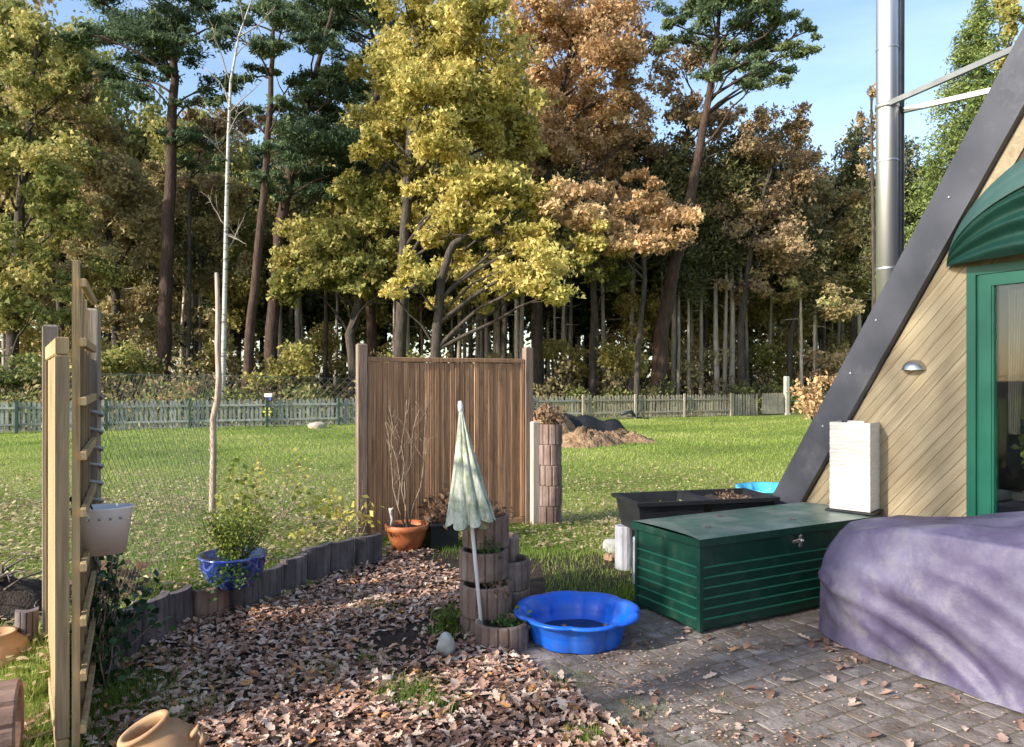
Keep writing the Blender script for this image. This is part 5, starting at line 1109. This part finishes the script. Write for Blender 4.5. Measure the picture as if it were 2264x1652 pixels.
# interior
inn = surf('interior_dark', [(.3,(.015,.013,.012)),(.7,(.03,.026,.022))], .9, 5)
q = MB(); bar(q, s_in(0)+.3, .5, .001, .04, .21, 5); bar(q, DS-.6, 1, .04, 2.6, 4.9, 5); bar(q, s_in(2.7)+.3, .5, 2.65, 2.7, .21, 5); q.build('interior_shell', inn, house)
curt = surf('curtain_linen', [(.3,(.10,.095,.08)),(.7,(.15,.14,.12))], .9, 5)
q = MB(); q.grid(lambda a_, b_: tuple(hp(CW+.16+.02*math.sin(a_*34), DS+.17+a_*.10*(1-.35*b_), DZ-.16-b_*.95)), 40, 8); q.build('curtain', curt, house)
lime_f = surf('lime_fabric', [(.3,(.20,.30,.02)),(.7,(.28,.38,.04))], .8, 5)
q = MB(); q.grid(lambda a_, b_: tuple(hp(CW+.75+.08*b_, DS+.33+a_*.34+.03*math.sin(b_*3), 1.16+.38*b_*(1-.25*abs(2*a_-1)**2)-.05)), 12, 8); q2 = q.build('lime_cushion', lime_f, label='lime green cushion seen through the door glass', cat='cushion')
q = MB(); q.lathe([(0,0),(.07,0),(.095,.16),(.1,.165),(.1,.175),(.088,.175),(.08,.15),(0,.14)], 28); q.build('white_pot', surf('white_ceramic', [(.3,(.7,.7,.7)),(.7,(.8,.8,.8))], .25, 5, bump=0), loc=hp(CW+.22, DS+.37, .86), label='white pot behind the glass of the green door', cat='pot')
q = MB(); q.lathe([(0,0),(.085,0),(.1,.05),(.09,.09),(0,.1)], 24); q.build('teal_bowl', surf('teal_ceramic', [(.3,(.01,.16,.17)),(.7,(.02,.24,.24))], .25, 5, bump=0), loc=hp(CW+.22, DS+.37, 1.036), label='teal bowl stacked on the white pot behind the door glass', cat='bowl')
q = MB(); bar(q, DS+.2, DS+1.3, .80, .85, .15, .45); q.build('inner_shelf', inn, house)
plant('window_plant', 'pale houseplant behind the door glass left of the white pot', 'plant', hp(CW+.27, DS+.24, .86), .5, .10, 8, 'lime', 110, .05, low=.3, tone=.5)
# stepped wall lamp
lamp_m = surf('brushed_steel', [(.3,(.42,.40,.38)),(.7,(.55,.53,.50))], .3, 20, (1,1,8), .05, metal=.95)
tx = (2023-CX)/F; Yl = CW/(U.x*tx+U.y); lpn = at(2023, 818, Yl)
lam = MB()
def dome(a_, b_):
    th = math.pi*a_; fi = b_*math.pi/2           # quarter sphere, flat side down, against wall
    ss = -math.cos(th)*math.cos(fi*1.0)*.085; dd = math.sin(th)*math.cos(fi)*.085; zz = math.sin(fi)*.075
    return tuple(lpn+W*ss-U*(dd+.0)+Vector((0,0,zz)))
lam.grid(dome, 24, 10); lamp_o = lam.build('wall_lamp', lamp_m, house)
q = MB(); q.grid(lambda a_, b_: tuple(lpn-W*math.cos(math.pi*a_)*.08*b_-U*(math.sin(math.pi*a_)*.08*b_)+Vector((0,0,.004))), 20, 3); q.build('lamp_glass', surf('lamp_glass_frosted', [(.3,(.5,.48,.44)),(.7,(.6,.58,.54))], .5, 5, bump=0), lamp_o)
# awning hood, folded
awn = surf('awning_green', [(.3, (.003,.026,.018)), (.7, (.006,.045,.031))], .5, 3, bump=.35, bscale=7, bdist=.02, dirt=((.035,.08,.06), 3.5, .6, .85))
awn_top = surf('awning_green_pale', [(.3, (.022,.06,.054)), (.7, (.05,.105,.094))], .55, 3, bump=.25, bscale=7, bdist=.02)  # paler green for the upper part of the hood
def hood(lo, hi, nv):
    def fn(a_, b_):
        ph = (lo+(hi-lo)*b_)*math.pi/2; th = math.pi*a_; s_ = -math.cos(th)*1.12; rr_ = max(0, math.sin(th))**1.15
        fold = 1+.16*math.sin(ph*26+.8*math.sin(th*5))*(.3 if lo > .4 else 1)
        return tuple(hp(CW-.02-rr_*.22*math.cos(ph)**.8*fold, -2.01+s_, 2.352+rr_*.76*math.sin(ph)**1.0*(1+.02*math.sin(ph*26))))
    return fn
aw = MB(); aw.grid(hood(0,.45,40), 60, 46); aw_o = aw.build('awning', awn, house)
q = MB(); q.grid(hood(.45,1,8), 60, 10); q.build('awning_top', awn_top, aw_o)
# chimney
steel = surf('stainless_steel', [(.3,(.68,.67,.66)),(.7,(.78,.77,.76))], .45, 3, (1,1,.15), .03, 3, metal=1.0)
chx = 1962; CY = 7.4; ch0 = Vector(((chx-CX)/F*CY, CY, 0))
q = MB(); q.tube([(ch0.x,ch0.y,0),(ch0.x,ch0.y,9.5)], .103, 32); chim = q.build('chimney', steel, house)
q = MB(); 
for y in (110, 240, 358, 595):
    z = at(chx, y, CY).z; q.lathe([(.1035,z-.012),(.107,z-.009),(.107,z+.009),(.1035,z+.012)], 32, M=Matrix.Translation((ch0.x,ch0.y,0)))
q.build('joint_bands', steel, chim)
q = MB(); dk = surf('dark_shade_and_sheet_end', [(.3,(.02,.022,.03)),(.7,(.04,.042,.05))], .4, 5, bump=0)
q.tube([(ch0.x+.098,ch0.y-.03,0.5),(ch0.x+.118,ch0.y-.03,9.5)], .042, 10); q.build('shade_strip', dk, chim)  # dark strip added to stand for the shaded right half of the chimney
zc = at(chx, 236, CY).z
q = MB(); q.lathe([(.104,zc-.025),(.112,zc-.025),(.112,zc+.025),(.104,zc+.025)], 32, M=Matrix.Translation((ch0.x,ch0.y,0)))
def flatbar(q, a_, b_, h, t_):
    a_ = Vector(a_); b_ = Vector(b_); d = (b_-a_).normalized(); n_ = d.cross(Vector((0,0,1))).normalized()*t_/2; z_ = Vector((0,0,h/2))
    q.add([a_-n_-z_, a_+n_-z_, a_+n_+z_, a_-n_+z_, b_-n_-z_, b_+n_-z_, b_+n_+z_, b_-n_+z_], [(0,3,2,1),(4,5,6,7),(0,1,5,4),(1,2,6,5),(2,3,7,6),(3,0,4,7)])
q.build('clamp', steel, chim)
q = MB(); flatbar(q, (ch0.x-.02,ch0.y-.11,zc), hp(6.25,-2.22,zc), .05, .035); q.build('bracket_arm', surf('arm_grey', [(.3,(.16,.17,.17)),(.7,(.24,.25,.25))], .5, 5, bump=0), chim)
q = MB(); flatbar(q, (ch0.x+.1,ch0.y+.0,zc-.05), hp(7.5,-2.3,zc-.1), .045, .05); q.build('bracket_arm', surf('arm_white', [(.3,(.6,.6,.58)),(.7,(.72,.72,.7))], .4, 5, bump=0), chim)

# ---------------------------------------------------------------- mound, black sheet, stones on the lawn
def mound(name, label, loc, rx, ry, h, mat, seed=0):
    rd = random.Random(seed); p1 = rd.uniform(0,6)
    def fn(a_, b_): th = a_*6.2832; k = 1+.12*math.sin(3*th+p1)+.07*math.sin(7*th); return (math.cos(th)*rx*b_*k, math.sin(th)*ry*b_*k, h*(1-b_**1.6)*(1+.12*math.sin(5*th+b_*9))+.03*math.sin(th*23)*math.sin(b_*14)-.01+(1-b_)*.16*mnoise.noise(Vector((math.cos(th)*b_*4, math.sin(th)*b_*4, p1)))+(1-b_)*.08*mnoise.noise(Vector((math.cos(th)*b_*13, math.sin(th)*b_*13, p1))))
    q = MB(); q.grid(fn, 60, 14, True); return q.build(name, mat, loc=loc, label=label, cat='heap')
earth = surf('dry_earth', [(.3, (.13,.078,.045)), (.5, (.28,.175,.10)), (.75, (.42,.30,.18))], .95, 6, bump=1, bscale=12, bdist=.12)
mound('earth_heap', 'sunlit brown heap of earth and leaves on the lawn behind the ring column', (1.75, 17.6, 0), .85, .7, .40, earth, 1)
mound('leaf_heap', 'brown heap of leaves behind the right post of the wooden panel', (.95, 20.5, 0), .9, .6, .8, earth, 2)
mound('earth_heap', 'low flat spread of brown earth right of the main heap', (2.6, 18.4, 0), 1.1, .5, .28, earth, 5)
bw_ = thing('covered_stack', 'low stack under a black sheet on the lawn by the picket fence', 'covered stack', (2.15, 21.5, 0), .15)
q = MB(); q.box((0,0,.17), (1.6,.7,.34), bev=.03); q.build('stack', post_w, bw_)
def sheet(a_, b_):
    x = (a_-.5)*2.1; y = (b_-.5)*1.1; z = .42+.09*math.sin(a_*4+1)+.05*math.sin(a_*17+b_*5)+.04*math.sin(b_*11)
    ed = max(abs(a_-.5)*2, abs(b_-.5)*2); z -= .28*max(0, ed-.72)/.28; return (x+.1*math.sin(b_*7), y, z)
q = MB(); q.grid(sheet, 40, 20); q.build('black_sheet', surf('black_sheet', [(.3,(.006,.007,.009)),(.7,(.014,.015,.018))], .6, 5, bump=.4, bscale=9, bdist=.03), bw_)
q = MB(); q.tube([(1.0,0,.55),(1.35,.05,.62),(1.45,.1,.48)], .05, 6); q.tube([(1.1,-.2,.5),(1.8,-.1,.42)], .02, 6); q.build('loose_end', dk, bw_)
rock(tuple(gp(700, 947)[:2])+(.08,), .22, 'pale stone on the lawn by the picket fence left of the panel', (1.5,1,.6), surf('pale_stone', [(.3,(.34,.28,.22)),(.7,(.52,.46,.38))], .9, 6), 11)
rock((.93, 6.9, .04), .09, 'small pale stone on the lawn left of the black tubs', (1,1,.9), None, 12)
rock((.86, 6.55, .03), .06, 'dark lump of earth near the black tub foot', (1.4,1,.6), earth, 13)

# ---------------------------------------------------------------- grass and fallen leaves
def oakleaf(seed):
    rd = random.Random(seed); L = .5; ts = np.linspace(0, 1, 8); wv = np.array([.03,.16,.10,.24,.15,.26,.14,.02])*rd.uniform(.85,1.15)
    c1 = rd.uniform(.1,.5)*rd.choice((-1,1)); c2 = rd.uniform(.4,1.8); tw = rd.uniform(-.5,.5)
    V = []
    for k, t_ in enumerate(ts):
        x = t_-.5; zc = c1*(x*x)*1.1-(.05 if c1 > 0 else 0)
        for sgn in (-1, 0, 1):
            w_ = wv[k]*(1+rd.uniform(-.12,.12)); y = sgn*w_; V.append((x, y, zc+c2*y*y*1.5+tw*x*y))
    Fs = []
    for k in range(7):
        for j in range(2): a_ = k*3+j; Fs.append((a_, a_+1, a_+4)); Fs.append((a_, a_+4, a_+3))
    return np.array(V), np.array(Fs)
LT = [oakleaf(i) for i in range(8)]
litter = leafmat('fallen_leaf', [(0, (.12,.06,.042)), (.22, (.30,.155,.105)), (.5, (.50,.31,.225)), (.75, (.66,.48,.38)), (.93, (.74,.61,.50)), (1, (.62,.30,.11))], .12, .55)
litter_o = leafmat('fallen_leaf_single', [(0, (.12,.065,.045)), (.25, (.26,.145,.10)), (.5, (.40,.25,.19)), (.75, (.54,.40,.31)), (.93, (.62,.50,.41)), (1, (.52,.26,.09))], .12, .55, 'obj')
litter_lawn = leafmat('fallen_leaf_lawn', [(0, (.14,.09,.05)), (.3, (.30,.22,.12)), (.6, (.46,.37,.21)), (1, (.60,.52,.30))], .25, .6)
def ok_spot(x, y):
    c = x*U.x+y*U.y; s = x*W.x+y*W.y
    bad = (np.hypot(x-.398, y-4.6) < .28) | (np.hypot(x+.17, y-4.85) < .2) | (np.hypot(x+.06, y-4.53) < .16) | (np.hypot(x+.03,y-5.06) < .15)
    bad |= (c > 3.2) & (s < -3.56) & (s > -4.26); bad |= (c > 3.85) & (s > -3.3); bad |= (c > 5.0) & (s > -5)
    bad |= (np.hypot(x+1.33, y-2.9) < .13)
    return ~bad
def litter_pts(n, x0, x1, y0, y1, fn):
    x = rng.uniform(x0, x1, n); y = rng.uniform(y0, y1, n); d = fn(x, y); k = (rng.uniform(0, 1, n) < d) & ok_spot(x, y); return x[k], y[k]
def clmp(x, y): return .5+.5*np.sin(x*2.3+1.7*np.sin(y*1.9))*np.cos(y*2.7+x)
def bed_d(x, y):
    c = x*U.x+y*U.y; s = x*W.x+y*W.y
    d = bedmask(x, y)*(1-sst(2.35, 2.62, c+.10*np.sin(s*5)+.05*np.sin(s*13)))
    d = np.where(y > 5.6, d*(.75-.45*sst(-.2, .9, x)), d)
    bare = np.exp(-((x+.68)/.45)**2-((y-4.6)/.42)**2)*.92+np.exp(-((x+.25)/.35)**2-((y-5.6)/.3)**2)*.3+np.exp(-((x+.45)/.18)**2-((y-3.75)/.16)**2)*.5+np.exp(-((x+2.0)/.28)**2-((y-3.75)/.4)**2)*.75+np.exp(-((x+1.85)/.2)**2-((y-2.9)/.4)**2)*.9
    return np.clip(d*(1.05-.25*clmp(x*1.6, y*1.6))-bare, 0, 1)
x, y = litter_pts(39000, -2.6, 1.3, 2.3, 7.6, bed_d)
dist = np.hypot(x, y); z = hfun(x, y)+rng.uniform(.006, .035, len(x))
sc_ = rng.uniform(.032, .068, len(x)); Rm = rotmats(len(x), .45)
V_, F_, rn_ = scatter(LT, np.stack([x, y, z], 1), Rm, sc_, np.clip(rng.normal(.5,.28,len(x)),0,1))
ob('fallen_leaves', np_mesh('fallen_leaves', V_, F_, litter, rn_), kind='stuff', label='thick litter of brown oak leaves covering the bed', cat='leaf litter')
# lawn leaves
def lawn_d(x, y):
    xe = np.interp(y, [p[1] for p in EDG], [p[0] for p in EDG]); left = (x < xe-.05)|(y > 7.0-.25*x)
    return left*(1-sst(8.5, 15, y)*.93)*(.35+.55*clmp(x*.9, y*.8))*(y < 26)*(x < 3.6)*(.5+.5*(y < 9))
x, y = litter_pts(150000, -10, 4.5, 3.6, 15, lawn_d)
z = hfun(x, y)+rng.uniform(.02, .055, len(x))
SL_ = [(np.array([(-.5,0,0),(-.15,.22*k_,.06),(.2,.2,.02),(.5,0,.08),(.15,-.24*k_,.07),(-.2,-.2,.03)]), np.array([(0,5,1),(1,5,4),(1,4,2),(2,4,3)])) for k_ in (.8,1,1.2)]
V_, F_, rn_ = scatter(SL_, np.stack([x, y, z], 1), rotmats(len(x), .4), rng.uniform(.032,.062,len(x)), np.clip(rng.normal(.55,.25,len(x)),0,1))
ob('lawn_leaves', np_mesh('lawn_leaves', V_, F_, litter_lawn, rn_), kind='stuff', label='pale fallen leaves scattered over the lawn', cat='leaf litter')
# leaf crumbs and small debris swept over the paving
xx = rng.uniform(.4, 3.4, 9000); yy = rng.uniform(2.9, 5.6, 9000); c_ = xx*U.x+yy*U.y; s_ = xx*W.x+yy*W.y
dn_ = .10+.9*np.exp(-np.abs(c_-2.45)/.25)+.35*clmp(xx*3, yy*3)*np.exp(-np.abs(c_-2.9)/.5); k_ = (c_ > 2.2)&(rng.uniform(0,1,9000) < dn_)&ok_spot(xx, yy)&(c_ < 3.9)
xx, yy = xx[k_], yy[k_]
V_, F_, rn_ = scatter(SL_, np.stack([xx, yy, rng.uniform(.002,.007,len(xx))], 1), rotmats(len(xx), .15), rng.uniform(.006,.028,len(xx)), rng.uniform(0,1,len(xx)))
ob('leaf_crumbs', np_mesh('leaf_crumbs', V_, F_, litter, rn_), kind='stuff', label='leaf crumbs and small debris strewn over the paving', cat='debris')
# individual leaves: nearest ones on the bed and those on the patio
lms = []
for (v_, f_) in LT[:6]: lms.append(np_mesh('fallen_leaf', v_, f_, litter_o, None, True))
def leaf(x, y, z, sz, lab, grp, tilt=.25): ob('fallen_leaf', random.choice(lms), None, (x, y, z), (random.gauss(0,tilt), random.gauss(0,tilt), random.uniform(0,6.28)), sz, label=lab, cat='leaf', group=grp)
k = 0
while k < 210:
    x = random.uniform(-1.9, .75); y = random.uniform(2.95, 4.1)
    if bed_d(np.array([x]), np.array([y]))[0] > .35 and ok_spot(np.array([x]), np.array([y]))[0] and abs(x/y) < .68: leaf(x, y, float(hfun(x, y))+random.uniform(.035,.055), random.uniform(.055,.09), 'dry brown oak leaf on top of the litter near the camera', 'leaves on top of the litter near the camera', .35); k += 1
k = 0
while k < 62:
    x = random.uniform(.6, 2.6); y = random.uniform(3.1, 5.0); c = x*U.x+y*U.y; s = x*W.x+y*W.y
    if random.random() < .3: x = 1.95+random.gauss(0,.1); y = 4.5+random.gauss(0,.14); c = x*U.x+y*U.y; s = x*W.x+y*W.y
    if c > 2.25 and ok_spot(np.array([x]), np.array([y]))[0] and abs(x/y) < .7 and c < 3.8: leaf(x, y, .012, random.uniform(.06,.095), 'dry leaf lying on the grey paving', 'leaves on the paving', .15); k += 1
for (u_, v_) in ((.25,.2),(.6,.45),(.95,.12),(1.15,.5)):
    p_ = Vector((1.17,4.67,0))+U*u_-W*v_; leaf(p_.x, p_.y, BH+.052, random.uniform(.05,.075), 'small dry leaf lying on the lid of the green box', 'leaves on the green box lid', .1)
for _ in range(14):
    a_ = random.uniform(0,6.28); r_ = random.uniform(0,.22); leaf(.398+math.cos(a_)*r_, 4.6+math.sin(a_)*r_, .045, random.uniform(.05,.08), 'brown leaf floating in the blue basin', 'leaves in the blue basin', .1)
# grass blades
def blades(n, x, y, z, hmin, hmax, wdt, lean=.5):
    m_ = len(x); yaw = rng.uniform(0, 6.28, m_); h = rng.uniform(hmin, hmax, m_); w_ = wdt*rng.uniform(.7,1.3,m_); ln = rng.normal(0, lean, m_)*h
    dx, dy = np.cos(yaw), np.sin(yaw); px_, py_ = -dy, dx
    b0 = np.stack([x-px_*w_, y-py_*w_, z], 1); b1 = np.stack([x+px_*w_, y+py_*w_, z], 1); tp = np.stack([x+dx*ln, y+dy*ln, z+h], 1)
    V = np.stack([b0, b1, tp], 1).reshape(-1, 3); return V, np.arange(3*m_).reshape(-1, 3)
grass_m = leafmat('grass_blade', [(0, (.07,.12,.02)), (.35, (.20,.31,.05)), (.7, (.38,.47,.10)), (1, (.55,.54,.22))], .4, .5)
def grass(name, lab, n, x0, x1, y0, y1, fn, hmin, hmax, wdt, tone):
    # more blades near the camera
    yy = y0+(y1-y0)*rng.uniform(0,1,n)**1.6; xx = rng.uniform(-1,1,n)*(.74*yy+.3); k = (xx > x0)&(xx < x1); xx, yy = xx[k], yy[k]
    d = fn(xx, yy); k = (rng.uniform(0,1,len(xx)) < d)&ok_spot(xx, yy); xx, yy = xx[k], yy[k]
    sc = 1+sst(8, 22, yy)*2.2
    V_, F_ = blades(0, xx, yy, hfun(xx, yy)-.004, hmin, hmax, wdt)
    V_ = V_.reshape(-1,3,3); c0 = (V_[:,0]+V_[:,1])/2; V_[:,0] = c0+(V_[:,0]-c0)*sc[:,None]; V_[:,1] = c0+(V_[:,1]-c0)*sc[:,None]; V_ = V_.reshape(-1,3)
    rn_ = np.repeat(np.clip(rng.normal(tone,.2,len(xx))+.16*np.sin(xx*1.1)*np.cos(yy*.8)+.14*np.sin(xx*.43+yy*.9)+.1*np.sin(yy*2.3-xx*1.7),0,1), 3)
    ob(name, np_mesh(name, V_, F_, grass_m, rn_), kind='stuff', label=lab, cat='grass')
def lawn_g(x, y):
    xe = np.interp(y, [p[1] for p in EDG], [p[0] for p in EDG]); left = (x < xe-.04)|(y > 6.7-.25*x)|((x > .25)&(y > 5.2)); return left*(.55+.45*clmp(x*1.2+3, y))*(1-.45*np.exp(-((x-.9)/1.1)**2-((y-6.3)/.7)**2))*(1-.9*np.exp(-((x+3.4)/.6)**2-((y-4.6)/.6)**2))*(y < 27.6+.405*x)
grass('lawn_grass', 'short green lawn grass', 430000, -16, 11.5, 3.7, 30, lawn_g, .025, .065, .0030, .5)
def tuft_g(x, y):
    d = np.zeros_like(x)
    for (cx_, cy_, r_, k_) in ((-2.0,3.7,.3,1),(-1.9,2.95,.22,1),(-.52,3.75,.13,.9),(-.40,3.62,.09,.9),(.33,3.98,.10,.9),(.60,3.60,.12,1),(.34,3.30,.08,.9),(-1.0,4.0,.1,.4),(-.78,4.2,.08,.4),(.10,7.4,.55,.9),(.25,7.75,.3,1),(-.40,4.7,.1,.8),(.86,5.45,.14,.8),(-2.05,3.3,.25,1),(-1.55,3.6,.12,.5),(-.95,5.2,.12,.3),(.95,3.30,.05,.4),(1.05,3.72,.04,.5),(1.3,3.45,.03,.4),(.8,4.0,.05,.4),(1.6,3.9,.03,.3),(.75,3.3,.08,.6)):
        d = np.maximum(d, k_*np.exp(-((x-cx_)**2+(y-cy_)**2)/(r_*r_)))
    return d
n = 280000; xx = rng.uniform(-2.5, 1.8, n); yy = rng.uniform(2.6, 8.3, n); k = (rng.uniform(0,1,n) < tuft_g(xx, yy))&ok_spot(xx, yy); xx, yy = xx[k], yy[k]
V_, F_ = blades(0, xx, yy, hfun(xx, yy), .03, .085, .0022, .6)
ob('grass_tufts', np_mesh('grass_tufts', V_, F_, grass_m, np.repeat(np.clip(rng.normal(.25,.2,len(xx)),0,1), 3)), kind='stuff', label='dark green grass tufts poking through the leaf litter', cat='grass')
